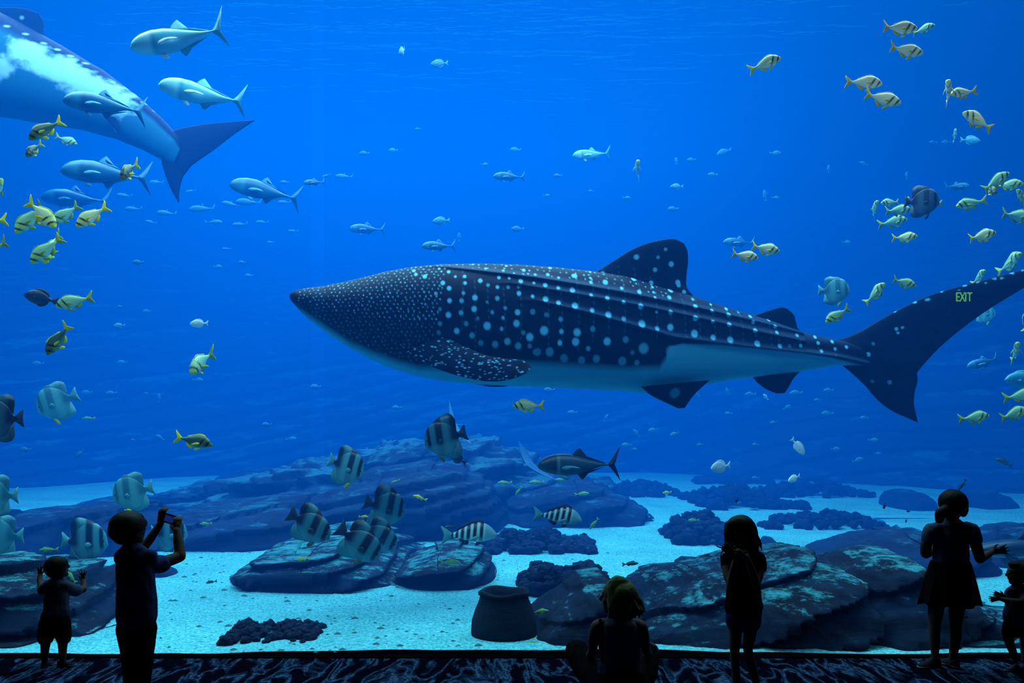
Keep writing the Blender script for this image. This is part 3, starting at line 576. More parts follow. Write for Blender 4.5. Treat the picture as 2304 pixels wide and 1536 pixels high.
def finpoly(pts, th=.006, off=(0, 0, 0), yaw=0.0, roll=0.0, y0=0.0, bend=0.0):
    """thin solid fin from an (x,z) outline; roll swings it out sideways about its first point"""
    n = len(pts); V = []; cx_ = sum(p[0] for p in pts) / n; cz_ = sum(p[1] for p in pts) / n
    px0, pz0 = pts[0]
    def tr_(x, y, z):
        dx, dz = x - px0, z - pz0
        X = px0 + dx * math.cos(yaw) - y * math.sin(yaw); Y = dx * math.sin(yaw) + y * math.cos(yaw)
        Z = dz * math.cos(roll) - Y * math.sin(roll) * 0; Y2 = Y + dz * math.sin(roll)
        return (X - .5 + off[0], Y2 + y0 + off[1] + bend * max(0, X - .35) ** 2, pz0 + Z + off[2])
    for sg in (-1, 1):
        for p in pts: V.append(tr_(p[0], sg * th * .25, p[1]))
        V.append(tr_(cx_, sg * th, cz_))
    Fc = []
    for i in range(n):
        k_ = (i + 1) % n
        Fc.append((i, k_, n)); Fc.append((n + 1 + k_, n + 1 + i, 2 * n + 1)); Fc.append((k_, i, n + 1 + i, n + 1 + k_))
    return V, Fc
PROTO = {}
def mesh_of(name, VF, mat):
    me = bpy.data.meshes.new(name); me.from_pydata([tuple(p) for p in VF[0]], [], VF[1]); me.update()
    me.polygons.foreach_set('use_smooth', [True] * len(me.polygons)); me.materials.append(mat); return me
def join(*vfs):
    V = []; Fc = []
    for v_, f_ in vfs:
        o_ = len(V); V += list(v_); Fc += [tuple(o_ + i for i in q) for q in f_]
    return V, Fc
def eyevf(x, z, y, r): return ('EYES', x, z, y, r)
Y_FIN = plain('yellow_fin', (.95, .72, .01), .5, .15, 20)
O_FIN = plain('golden_fin', (.75, .45, .02), .5, .15, 20)
G_FIN = plain('green_gold_fin', (.35, .42, .03), .5, .15, 20)
D_FIN = plain('dusky_fin', (.02, .035, .06), .5, .2, 20)
S_FIN = plain('silver_blue_fin', (.08, .42, .55), .4, .15, 20)
P_FIN = plain('pale_fin', (.10, .42, .46), .5, .15, 20)
W_FIN = plain('white_fin', (.75, .9, .95), .5, .1, 20)
EYE = plain('fish_eye', (.004, .004, .006), .15, .1)
PALE = (.62, .80, .62); BLK = (.006, .01, .012)
def porkskin(name, base, bar, yel, belly, back=None, sk=.6):
    return fishskin(name, [(0, yel), (.07, yel), (.10, bar), (.13, bar), (.165, base), (.25, yel), (.275, bar), (.305, bar), (.34, base), (.72, base), (.80, yel)], belly, .55, (95, yel, sk), back)
M_PK = {'bright': porkskin('bright_porkfish_skin', (.80, .86, .62), (.02, .03, .02), (.85, .75, .05), (.85, .95, .8), (.7, .75, .25)),
        'cream': porkskin('cream_porkfish_skin', (.95, .82, .55), (.08, .07, .04), (.9, .68, .25), (.55, .8, .8), (.95, .78, .45), .25),
        'teal': porkskin('teal_porkfish_skin', (.22, .60, .50), (.01, .05, .05), (.55, .65, .06), (.3, .75, .75), (.35, .6, .25)),
        'dark': porkskin('dark_porkfish_skin', (.03, .12, .10), (.003, .006, .006), (.14, .16, .02), (.12, .4, .38), (.02, .05, .03), .4)}
def species(key, parts):
    out = []
    for n_, vf, m_ in parts:
        if vf[0] == 'EYES':
            _, x, z, y, r = vf
            for sg in (-1, 1): out.append((n_, mesh_of(n_, ([(x - .5 + q.x * r, sg * y + q.y * r * .5, z + q.z * r) for q in ICO2[0]], [tuple(f_) for f_ in ICO2[1]]), m_)))
        else: out.append((n_, mesh_of(n_, vf, m_)))
    PROTO[key] = out
pt_top = [(0,.0),(.03,.05),(.08,.105),(.15,.155),(.24,.19),(.34,.2),(.45,.185),(.58,.13),(.7,.07),(.78,.038),(.83,.032)]
pt_bot = [(0,-.02),(.04,-.06),(.12,-.10),(.22,-.14),(.33,-.16),(.45,-.155),(.57,-.12),(.68,-.07),(.78,-.034),(.83,-.03)]
def porkparts(skin, fin, bend=0.0, tailw=1.0):
    tail = [(.80,.03),(.86,.07),(.93,.14),(1.0,.20),(.985,.12),(.935,.02),(.985,-.10),(1.0,-.18),(.93,-.13),(.86,-.07),(.80,-.03)]
    dors = [(.2,.17),(.25,.212),(.33,.228),(.42,.215),(.52,.175),(.6,.145),(.68,.11),(.70,.075),(.58,.12),(.45,.175),(.32,.19)]
    anal = [(.50,-.13),(.54,-.22),(.60,-.20),(.68,-.13),(.69,-.065),(.6,-.1)]
    pec = [(.30,-.03),(.36,.0),(.45,-.03),(.53,-.09),(.45,-.085),(.36,-.07)]
    pel = [(.30,-.14),(.34,-.20),(.42,-.24),(.44,-.20),(.38,-.15)]
    return [('body', fishbody('b', pt_top, pt_bot, .085, skin, bend=bend), skin), ('tail_fin', finpoly(catm(tail, 3), .008, bend=bend), fin), ('dorsal_fin', finpoly(catm(dors, 3), .006, bend=bend), fin),
            ('anal_fin', finpoly(catm(anal, 3), .006, bend=bend), fin), ('pectoral_fin', finpoly(catm(pec, 3), .005, yaw=-.45, y0=-.075), fin), ('pectoral_fin', finpoly(catm(pec, 3), .005, yaw=.45, y0=.075), fin),
            ('pelvic_fin', finpoly(catm(pel, 3), .006, roll=.3, y0=-.03), fin), ('pelvic_fin', finpoly(catm(pel, 3), .006, roll=-.3, y0=.03), fin), ('eye', eyevf(.115, .06, .046, .019), EYE)]
for k_, fn_ in (('bright', Y_FIN), ('cream', O_FIN), ('teal', G_FIN), ('dark', Y_FIN)):
    species('pork_' + k_, porkparts(M_PK[k_], fn_, .25)); species('porkb_' + k_, porkparts(M_PK[k_], fn_, -.35))
# grunts: slimmer
gr_top = [(0,.0),(.05,.045),(.14,.09),(.28,.125),(.42,.12),(.6,.08),(.76,.034),(.83,.03)]
gr_bot = [(0,-.015),(.06,-.05),(.2,-.09),(.35,-.105),(.5,-.09),(.66,-.055),(.78,-.03),(.83,-.028)]
def gruntparts(skin, fin):
    tail = [(.80,.028),(.88,.08),(1.0,.14),(.95,.0),(1.0,-.13),(.88,-.075),(.80,-.028)]
    dors = [(.22,.11),(.28,.17),(.42,.16),(.58,.12),(.70,.09),(.70,.05),(.5,.1)]
    anal = [(.54,-.08),(.58,-.14),(.68,-.09),(.69,-.045)]
    pec = [(.28,-.02),(.38,-.01),(.44,-.06),(.34,-.06)]
    return [('body', fishbody('b', gr_top, gr_bot, .06, skin, 20, 14, bend=.2), skin), ('tail_fin', finpoly(catm(tail, 2), .008, bend=.2), fin), ('dorsal_fin', finpoly(catm(dors, 2), .006, bend=.2), fin), ('anal_fin', finpoly(anal, .006, bend=.2), fin),
            ('pectoral_fin', finpoly(pec, .005, yaw=-.4, y0=-.055), fin), ('pectoral_fin', finpoly(pec, .005, yaw=.4, y0=.055), fin), ('eye', eyevf(.1, .035, .034, .014), EYE)]
def simple_skin(name, c, belly=None, back=None, c2=None):
    c2 = c2 or c
    return fishskin(name, [(0, c), (.5, c2), (1, c)], belly or c, 0, None, back)
SK_GY = simple_skin('yellow_grunt_skin', (.75, .60, .02), (.5, .6, .2), (.55, .35, .02), (.85, .7, .02))
SK_GG = simple_skin('green_grunt_skin', (.14, .42, .14), (.2, .55, .3), (.12, .3, .08))
SK_GO = simple_skin('olive_grunt_skin', (.05, .10, .07), (.08, .2, .2), (.03, .06, .03))
SK_GT = simple_skin('teal_white_skin', (.25, .75, .68), (.4, .9, .9), (.2, .6, .5))
SK_GB = simple_skin('dark_blue_skin', (.006, .02, .07), (.02, .06, .14))
species('grunt_yellow', gruntparts(SK_GY, Y_FIN)); species('grunt_green', gruntparts(SK_GG, G_FIN)); species('grunt_olive', gruntparts(SK_GO, D_FIN))
species('grunt_teal', gruntparts(SK_GT, P_FIN)); species('grunt_blue', gruntparts(SK_GB, D_FIN))
# spadefish / batfish : tall disc
bt_top = [(0,.0),(.02,.09),(.06,.21),(.14,.33),(.26,.415),(.42,.43),(.56,.37),(.68,.26),(.76,.12),(.80,.06),(.84,.05)]
bt_bot = [(0,-.04),(.04,-.10),(.12,-.22),(.24,-.33),(.38,-.385),(.52,-.38),(.66,-.28),(.75,-.13),(.80,-.06),(.84,-.05)]
def batparts(skin, fin, pfin, tall=1.0, slim=1.0):
    tp = [(x, z * slim) for x, z in bt_top]; bp_ = [(x, z * slim) for x, z in bt_bot]
    tail = [(.80,.05),(.88,.11),(.95,.17),(1.0,.19),(.985,.08),(.98,.0),(.985,-.08),(1.0,-.18),(.94,-.15),(.88,-.10),(.80,-.05)]
    dors = [(.26,.38*slim),(.38,.47*slim),(.52,.53*tall*slim),(.66,.55*tall*slim),(.77,.49*tall*slim),(.82,.36*slim),(.80,.2*slim),(.765,.09),(.66,.27*slim),(.55,.37*slim),(.42,.4*slim)]
    anal = [(.36,-.37*slim),(.48,-.46*slim),(.62,-.51*tall*slim),(.74,-.47*tall*slim),(.80,-.34*slim),(.79,-.18*slim),(.76,-.08),(.64,-.28*slim),(.52,-.37*slim)]
    pec = [(.30,-.02),(.37,.03),(.43,.0),(.44,-.07),(.37,-.09)]
    pel = [(.24,-.31*slim),(.26,-.44*slim),(.32,-.52*slim),(.35,-.46*slim),(.32,-.36*slim)]
    wp = [(0,.2),(.1,.55),(.3,1),(.5,.85),(.8,.35),(1,.15)]
    return [('body', fishbody('b', tp, bp_, .08, skin, 30, 24, wprof=wp), skin), ('tail_fin', finpoly(catm(tail, 3), .01), fin), ('dorsal_fin', finpoly(catm(dors, 3), .008), skin), ('anal_fin', finpoly(catm(anal, 3), .008), skin),
            ('pectoral_fin', finpoly(catm(pec, 2), .006, yaw=-.4, y0=-.08), fin), ('pectoral_fin', finpoly(catm(pec, 2), .006, yaw=.4, y0=.08), fin), ('pelvic_fin', finpoly(catm(pel, 2), .008, y0=-.02), pfin), ('pelvic_fin', finpoly(catm(pel, 2), .008, y0=.02), pfin),
            ('eye', eyevf(.085, .06, .036, .022), EYE)]
def batskin(name, base, bar, belly=None):
    return fishskin(name, [(0, base), (.065, base), (.09, bar), (.14, bar), (.17, base), (.26, base), (.31, bar), (.42, bar), (.47, base), (.56, base), (.68, bar), (.8, bar)], belly or base, -.12, None, None, .4)
BSK_D = batskin('dark_striped_batfish_skin', (.035, .19, .25), (.001, .007, .022), (.06, .30, .38))
BSK_S = batskin('silver_batfish_skin', (.10, .46, .50), (.03, .22, .30))
BSK_M = batskin('banded_batfish_skin', (.09, .38, .44), (.004, .03, .07))
BSK_K = batskin('dusky_batfish_skin', (.03, .10, .16), (.004, .012, .04))  # very dark variant with low contrast bars
PEL = plain('yellow_pelvic_fin', (.5, .5, .03), .5, .2, 20)
PELD = plain('olive_pelvic_fin', (.12, .14, .02), .5, .2, 20)
species('bat_dark', batparts(BSK_D, D_FIN, PELD, 1.0)); species('bat_silver', batparts(BSK_S, P_FIN, PEL, .88)); species('bat_banded', batparts(BSK_M, P_FIN, PEL, .95)); species('bat_dusky', batparts(BSK_K, D_FIN, D_FIN, .95))
species('bat_slim', batparts(BSK_D, D_FIN, PELD, 1.05, .72))
# trevally / jack
jk_top = [(0,.0),(.015,.034),(.05,.078),(.12,.116),(.22,.140),(.36,.14),(.5,.11),(.64,.065),(.76,.025),(.86,.012)]
jk_bot = [(0,-.02),(.02,-.045),(.08,-.078),(.2,-.110),(.34,-.125),(.48,-.115),(.62,-.07),(.76,-.022),(.86,-.012)]
def jackparts(skin, fin, lfin, bend=0.0):
    tail = [(.85,.012),(.89,.055),(.94,.13),(1.0,.22),(.965,.12),(.925,.04),(.905,.0),(.925,-.04),(.965,-.12),(1.0,-.20),(.94,-.12),(.89,-.05),(.85,-.012)]
    dors = [(.42,.125),(.455,.17),(.51,.205),(.495,.16),(.52,.12),(.6,.092),(.7,.056),(.80,.03),(.80,.018),(.6,.075)]
    anal = [(.48,-.11),(.52,-.165),(.545,-.175),(.54,-.12),(.62,-.085),(.7,-.055),(.80,-.03),(.6,-.07)]
    pec = [(.27,-.03),(.34,.0),(.44,-.005),(.52,-.035),(.43,-.03),(.33,-.05)]
    pel = [(.28,-.12),(.31,-.17),(.37,-.17),(.34,-.12)]
    return [('body', fishbody('b', jk_top, jk_bot, .07, skin, 30, 20, bend=bend), skin), ('tail_fin', finpoly(catm(tail, 3), .007, bend=bend), fin), ('dorsal_fin', finpoly(catm(dors, 3), .005, bend=bend), fin), ('anal_fin', finpoly(catm(anal, 3), .005, bend=bend), fin),
            ('pectoral_fin', finpoly(catm(pec, 3), .005, yaw=-.25, y0=-.066), lfin), ('pectoral_fin', finpoly(catm(pec, 3), .005, yaw=.25, y0=.066), lfin), ('pelvic_fin', finpoly(catm(pel, 2), .006, y0=-.02), lfin), ('eye', eyevf(.075, .02, .036, .017), EYE)]
JS = fishskin('silver_trevally_skin', [(0, (.12, .6, .7)), (.2, (.35, .85, .9)), (.25, (.06, .45, .6)), (.3, (.12, .6, .75)), (.8, (.2, .68, .85)), (1, (.1, .5, .7))], (.04, .38, .6), 0, None, (.5, .95, 1), .3, .6)
JB = fishskin('blue_silver_trevally_skin', [(0, (.01, .16, .30)), (.2, (.03, .26, .42)), (.26, (.01, .12, .28)), (1, (.02, .20, .38))], (.01, .12, .32), 0, None, (.06, .38, .6), .3, .4)  # paler back paints the top highlight, bluish body paints the haze
JD = fishskin('dark_trevally_skin', [(0, (.02, .08, .12)), (.22, (.012, .05, .10)), (.25, (.10, .3, .34)), (.28, (.02, .09, .16)), (1, (.02, .10, .18))], (.06, .28, .4), 0, None, (.04, .16, .26), .4)
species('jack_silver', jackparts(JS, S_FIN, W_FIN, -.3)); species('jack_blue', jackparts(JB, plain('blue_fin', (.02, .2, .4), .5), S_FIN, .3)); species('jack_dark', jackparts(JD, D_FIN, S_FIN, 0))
# sheepshead : black and white bars
sh_top = [(0,-.02),(.02,.03),(.07,.09),(.14,.155),(.24,.205),(.34,.215),(.48,.18),(.62,.115),(.74,.05),(.82,.038)]
sh_bot = [(0,-.05),(.05,-.085),(.16,-.115),(.3,-.14),(.44,-.135),(.6,-.09),(.74,-.045),(.82,-.036)]
WH = (.55, .88, .85); BK = (.006, .02, .035)
SH = fishskin('barred_skin', [(0, (.25, .55, .65)), (.2, (.22, .52, .62)), (.23, WH), (.255, BK), (.295, BK), (.32, WH), (.35, WH), (.375, BK), (.415, BK), (.435, WH), (.465, WH), (.485, BK), (.53, BK), (.55, WH), (.575, WH), (.595, BK), (.635, BK), (.655, WH), (.68, WH), (.695, BK), (.73, BK), (.745, WH), (.77, WH), (.785, BK), (.81, BK), (.82, WH)][:32], (.4, .75, .75), .12, None, None)
species('sheep', [('body', fishbody('b', sh_top, sh_bot, .085, SH, 34, 22), SH), ('tail_fin', finpoly(catm([(.80,.036),(.88,.10),(1.0,.17),(.945,.0),(1.0,-.16),(.88,-.09),(.80,-.036)], 3), .008), P_FIN),
     ('dorsal_fin', finpoly(catm([(.2,.18),(.25,.24),(.36,.26),(.5,.22),(.62,.16),(.7,.13),(.7,.07),(.5,.165),(.34,.205)], 3), .006), D_FIN), ('anal_fin', finpoly(catm([(.5,-.11),(.54,-.18),(.66,-.12),(.68,-.06)], 3), .006), D_FIN),
     ('pectoral_fin', finpoly(catm([(.28,-.04),(.4,-.02),(.52,-.10),(.4,-.09)], 3), .005, yaw=-.35, y0=-.08), P_FIN), ('pectoral_fin', finpoly(catm([(.28,-.04),(.4,-.02),(.52,-.10),(.4,-.09)], 3), .005, yaw=.35, y0=.08), P_FIN),
     ('pelvic_fin', finpoly(catm([(.28,-.125),(.32,-.19),(.40,-.20),(.37,-.13)], 3), .006, y0=-.03), D_FIN), ('eye', eyevf(.12, .055, .052, .02), EYE)])
# surgeonfish and small pale fish
su_top = [(0,.0),(.03,.05),(.1,.13),(.25,.2),(.45,.215),(.62,.15),(.75,.05),(.82,.035)]
su_bot = [(0,-.03),(.06,-.08),(.2,-.16),(.4,-.2),(.58,-.16),(.74,-.05),(.82,-.03)]
def ovalparts(skin, fin):
    return [('body', fishbody('b', su_top, su_bot, .07, skin, 24, 16), skin), ('tail_fin', finpoly(catm([(.80,.03),(.9,.09),(1.0,.15),(.95,.0),(1.0,-.15),(.9,-.09),(.80,-.03)], 3), .008), fin), ('dorsal_fin', finpoly(catm([(.2,.16),(.3,.235),(.5,.255),(.68,.18),(.72,.08),(.55,.17),(.35,.2)], 3), .006), fin),
            ('anal_fin', finpoly(catm([(.35,-.17),(.5,-.235),(.66,-.17),(.72,-.07),(.55,-.15)], 3), .006), fin), ('pectoral_fin', finpoly([(.26,-.02),(.36,.02),(.4,-.05)], .005, yaw=-.4, y0=-.065), fin), ('pectoral_fin', finpoly([(.26,-.02),(.36,.02),(.4,-.05)], .005, yaw=.4, y0=.065), fin), ('eye', eyevf(.1, .045, .036, .017), EYE)]
SK_W = simple_skin('white_fish_skin', (.75, .92, .98), (.7, .9, .95))
SK_PB = simple_skin('pale_blue_fish_skin', (.03, .3, .5), (.03, .25, .45), (.06, .4, .6))
SK_SD = simple_skin('surgeonfish_skin', (.012, .05, .15), (.02, .08, .2), (.008, .02, .07))
SK_GR = simple_skin('tan_grouper_skin', (.14, .34, .26), (.3, .6, .5), (.3, .4, .06))
species('oval_white', ovalparts(SK_W, W_FIN)); species('oval_pale', ovalparts(SK_PB, S_FIN)); species('oval_dark', ovalparts(SK_SD, D_FIN)); species('grouper', ovalparts(SK_GR, G_FIN)); species('oval_teal', ovalparts(SK_GT, P_FIN))
# low detail one-mesh fish for the hazy distance
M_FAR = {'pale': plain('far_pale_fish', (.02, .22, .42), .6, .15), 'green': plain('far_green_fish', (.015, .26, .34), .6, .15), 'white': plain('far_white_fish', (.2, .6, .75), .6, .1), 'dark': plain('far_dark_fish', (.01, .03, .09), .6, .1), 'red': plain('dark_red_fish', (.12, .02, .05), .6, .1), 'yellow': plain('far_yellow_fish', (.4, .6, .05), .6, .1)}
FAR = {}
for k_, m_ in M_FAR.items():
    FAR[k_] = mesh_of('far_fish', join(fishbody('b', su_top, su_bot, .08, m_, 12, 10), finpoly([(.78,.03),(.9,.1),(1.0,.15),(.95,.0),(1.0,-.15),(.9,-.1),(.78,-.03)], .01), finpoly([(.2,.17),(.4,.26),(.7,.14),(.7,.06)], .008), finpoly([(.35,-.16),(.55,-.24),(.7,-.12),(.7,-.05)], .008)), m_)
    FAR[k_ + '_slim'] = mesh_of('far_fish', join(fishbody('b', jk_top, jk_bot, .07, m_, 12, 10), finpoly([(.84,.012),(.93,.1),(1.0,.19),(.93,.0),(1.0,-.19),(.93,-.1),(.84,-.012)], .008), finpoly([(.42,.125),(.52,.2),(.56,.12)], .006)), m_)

def orient(o, px, py, ln, ang, yaw, d, cen=None):
    a, y_ = math.radians(ang), math.radians(yaw)
    f_ = Vector((math.cos(a) * math.cos(y_), -math.sin(y_), math.sin(a) * math.cos(y_)))
    up = Vector((0, 0, 1)) - f_ * f_.z
    if up.length < .15: up = Vector((-math.copysign(1, math.cos(a) or 1) , 0, 0)) - f_ * (-math.copysign(1, math.cos(a) or 1) * f_.x)
    up.normalize(); X = -f_; Z = up; Yv = Z.cross(X)
    S = ln / F * d / max(math.cos(y_), .45)
    m = Matrix((( X.x, Yv.x, Z.x), (X.y, Yv.y, Z.y), (X.z, Yv.z, Z.z))).to_4x4()
    o.matrix_world = Matrix.Translation(P(px, py, d)) @ m @ Matrix.Scale(S, 4)
def fish(name, proto, px, py, ln, ang, yaw, d, label, cat='fish', group=None):
    r_ = bpy.data.objects.new(name, None); r_.empty_display_size = .1; COL.objects.link(r_)
    orient(r_, px, py, ln, ang, yaw, d)
    for n_, me in PROTO[proto]:
        c_ = bpy.data.objects.new(n_, me); COL.objects.link(c_); c_.parent = r_
    return tag(r_, label, cat, group)
def far(kind, px, py, ln, ang, d, label, group=None, yaw=0, name='distant_fish'):
    o = bpy.data.objects.new(name, FAR[kind]); COL.objects.link(o); orient(o, px, py, ln, ang, yaw, d)
    return tag(o, label, 'fish', group)

PORK = [  # proto, px, py, length px, heading, yaw, depth, label
 ('pork_dark',102,291,84,214,5,7.3,'dark-bodied porkfish with yellow tail above a tiny one, upper left'),
 ('porkb_dark',75,337,42,255,40,7.6,'tiny head-down porkfish just beneath the dark-bodied one'),
 ('pork_teal',150,316,50,-20,0,11.5,'hazy teal porkfish behind the dark-bodied one at upper left'),
 ('porkb_dark',288,384,50,268,50,7.6,'dark porkfish diving vertically in front of a hazy trevally'),
 ('pork_bright',96,482,92,-42,15,7.2,'porkfish heading down right across the front of the left cluster'),
 ('porkb_teal',68,493,88,228,10,7.5,'teal porkfish at the lower left of the yellow-tailed cluster'),
 ('pork_teal',147,482,72,222,10,7.9,'porkfish at the right back of the yellow-tailed cluster'),
 ('pork_bright',206,486,84,215,0,7.2,'brightest yellow porkfish, swimming alone right of the left cluster'),
 ('pork_teal',-12,437,80,60,10,7.4,'green-grey porkfish cut off by the left frame edge, uppermost there'),
 ('pork_bright',-30,500,86,190,0,7.3,'porkfish at left frame edge with just its yellow tail showing'),
 ('porkb_teal',-18,562,88,203,0,7.3,'porkfish at left frame edge with its tail over the lower water'),
 ('pork_teal',103,562,88,224,5,7.3,'front porkfish of the overlapping pair at left'),
 ('porkb_teal',112,558,78,275,35,7.6,'back porkfish of the overlapping pair at left, pointing straight down'),
 ('pork_teal',166,678,84,195,0,7.4,'porkfish with its head against the dark surgeonfish'),
 ('porkb_dark',132,764,84,234,5,7.3,'dark green porkfish diving alone below the surgeonfish'),
 ('porkb_teal',450,815,52,268,62,8.4,'small porkfish seen head on with fins spread, left of the shark snout'),
 ('pork_dark',437,992,84,-13,0,7.4,'dark porkfish with golden tail above the far left sand'),
 ('pork_bright',1189,913,72,181,0,8.6,'bright porkfish swimming under the middle of the big shark'),
 ('porkb_bright',1722,143,74,20,0,7.8,'lone porkfish at top right of centre with yellow face'),
 ('pork_cream',2024,64,80,-1,0,7.4,'cream porkfish with orange tail, uppermost on the right'),
 ('porkb_teal',2079,65,44,14,20,8.8,'teal porkfish touching the nose of the uppermost cream one'),
 ('pork_cream',2038,114,78,-9,0,7.4,'cream porkfish with black bars, second from top on the right'),
 ('porkb_cream',1945,185,80,-6,0,7.6,'upper of two staggered porkfish at upper right'),
 ('pork_cream',1985,223,86,-13,0,7.5,'lower of two staggered porkfish at upper right'),
 ('pork_cream',2135,207,46,132,50,7.5,'porkfish coming head on with pale face at upper right'),
 ('porkb_cream',2166,209,60,188,10,7.7,'porkfish with brown tail behind the head-on one'),
 ('pork_cream',2201,271,78,152,0,7.4,'porkfish angled tail down at far upper right'),
 ('pork_teal',2149,305,26,110,40,11,'tiny teal porkfish beside a pale blue fish at upper right'),
 ('porkb_teal',1433,381,28,90,60,11.5,'tiny porkfish with spread fins seen end on in open water'),
 ('pork_cream',1676,576,62,-9,0,8.2,'lower porkfish of the pair right of the dorsal fin'),
 ('pork_bright',1722,560,66,-10,0,8.6,'upper porkfish of the pair right of the dorsal fin'),
 ('porkb_teal',1883,709,60,212,0,7.8,'porkfish angled head down under a silver batfish by the shark tail'),
 ('pork_teal',1970,660,48,60,40,8.2,'porkfish tilted nose up just above the shark tail stalk'),
 ('pork_teal',2034,636,56,-15,0,8.0,'teal porkfish right above the middle of the shark tail'),
 ('pork_bright',2036,534,46,0,30,8.8,'porkfish with yellow forehead under the teal cluster'),
 ('pork_bright',2209,531,66,14,0,8.4,'porkfish with yellow forehead swimming right below the right cluster'),
 ('porkb_teal',2184,458,66,190,0,8.6,'greenish porkfish facing left alone between two right clusters'),
 ('pork_teal',2241,409,66,35,10,8.0,'porkfish with golden tail at the top of the far right cluster'),
 ('porkb_teal',2270,416,48,-5,35,8.2,'porkfish turned outward at right of the far right cluster'),
 ('porkb_dark',2229,427,30,280,50,8.0,'small dark porkfish under the golden tail in the far right cluster'),
 ('pork_teal',2300,447,50,130,20,8.0,'porkfish half cut by the right frame edge, upper one'),
 ('pork_teal',2288,486,76,-6,0,9.4,'hazy green porkfish at right frame edge below the cut-off one'),
 ('pork_teal',2273,592,36,80,65,9.5,'porkfish facing the viewer above the tip of the shark tail'),
 ('pork_teal',2203,624,26,85,60,9.7,'tiny porkfish peeking over the upper edge of the shark tail'),
 ('porkb_teal',2193,939,66,8,0,8.2,'left porkfish of the pair at lower right'),
 ('pork_teal',2280,931,68,18,0,8.1,'right porkfish of the pair at lower right'),
 ('porkb_teal',2296,890,70,10,0,8.2,'porkfish at right frame edge just above the lower right pair'),
 ('porkb_dark',2308,722,50,82,20,7.8,'dark green porkfish cut by the right frame edge beside the tail'),
 ('pork_teal',2286,792,44,118,50,8.8,'porkfish turned away near the right frame edge below the tail'),
]
for q in PORK:
    fish('porkfish', *q, group='porkfish')
for q in [
 ('bat_silver',130,905,92,204,10,9.2,'pale batfish hovering alone at left above the far sand'),
 ('bat_dusky',0,943,108,182,0,7.6,'nearly black batfish cut off by the left frame edge'),
 ('bat_silver',-8,1116,100,182,0,8.0,'silver batfish at left edge above the long dark boulder'),
 ('bat_silver',300,1108,92,196,5,8.2,'bright silver batfish above the head of the boy'),
 ('bat_silver',4,1207,100,181,0,8.4,'silver batfish at left edge in front of the long dark boulder'),
 ('bat_banded',190,1220,106,-4,0,8.4,'banded batfish between toddler and boy, facing right'),
 ('bat_banded',380,1200,84,-4,0,8.6,'banded batfish seen between the raised arms of the boy'),
 ('bat_banded',778,1050,88,-22,12,8.4,'pale banded batfish with tall fin, highest of the central group'),
 ('bat_dark',1003,986,98,196,0,8.4,'dark banded batfish facing left beneath the shark throat'),
 ('bat_slim',695,1182,112,-30,10,8.0,'leftmost dark batfish of the group over the layered rocks'),
 ('bat_dark',865,1143,96,-18,0,8.8,'darkest round batfish over the layered rocks'),
 ('bat_slim',806,1222,118,-38,0,8.0,'lowest batfish of the central group, diving to the right'),
 ('bat_slim',851,1206,98,-34,5,8.5,'batfish tucked behind the lowest diving one'),
 ('bat_silver',1876,655,66,-4,15,9.4,'silver blue batfish above the shark tail stalk'),
 ('bat_silver',2214,706,48,-6,10,11.5,'pale batfish half hidden under the shark tail'),
 ('bat_dusky',2074,455,66,-8,25,8.8,'dark blue batfish among the teal cluster at right')]:
    fish('batfish', *q, group='batfish')
for q in [
 ('jack_silver',405,90,218,191,5,8.6,'big bright silver trevally at the top left'),
 ('jack_silver',455,214,168,174,25,9.4,'silver trevally just below the brightest one'),
 ('jack_blue',234,236,170,176,10,9.6,'see-through blue trevally in front of the pale shark flank'),
 ('jack_blue',236,390,190,177,5,10.6,'hazy blue trevally behind the vertical dark porkfish'),
 ('jack_blue',168,447,150,178,0,13.5,'faint dark blue trevally behind the left porkfish cluster'),
 ('jack_blue',596,430,156,170,5,12,'hazy trevally right of the hanging shark tail lobe'),
 ('jack_silver',1331,348,84,182,0,13,'small bright trevally alone in the upper middle water'),
 ('jack_dark',1303,1046,186,181,0,8.6,'large dark grey trevally over the central reef mound'),
 ('jack_blue',987,553,76,182,0,12.5,'small hazy trevally above the shark head'),
 ('jack_blue',826,515,80,180,0,15,'faint trevally above and left of the shark back'),
 ('jack_blue',1146,397,72,180,0,14,'faint trevally in the upper middle of open water'),
 ('jack_blue',708,410,46,190,20,13,'faint small trevally between the hazy one and open water'),
 ('jack_blue',1664,545,74,180,0,13.5,'faint trevally behind the porkfish pair by the dorsal fin')]:
    fish('trevally', *q, group='trevallies')
for q in [
 ('sheep',1254,1162,112,-6,0,8.6,'sheepshead with black and white bars above the wide coral clump'),
 ('sheep',1055,1202,126,2,0,8.4,'sheepshead with black and white bars above the right end slab'),
 ('sheep',1866,1474,90,0,0,7.0,'sheepshead whose barred back rises over the sill at right')]:
    fish('sheepshead', *q, group='sheepsheads')
for q in [
 ('oval_dark',93,671,80,168,0,7.6,'dark blue surgeonfish touching the head of a porkfish at left'),
 ('oval_dark',1029,1031,48,150,0,9,'small dark surgeonfish below the batfish under the shark'),
 ('oval_dark',2072,1402,40,30,0,7.4,'small blue surgeonfish by the leg of the girl in the flared skirt')]:
    fish('surgeonfish', *q)
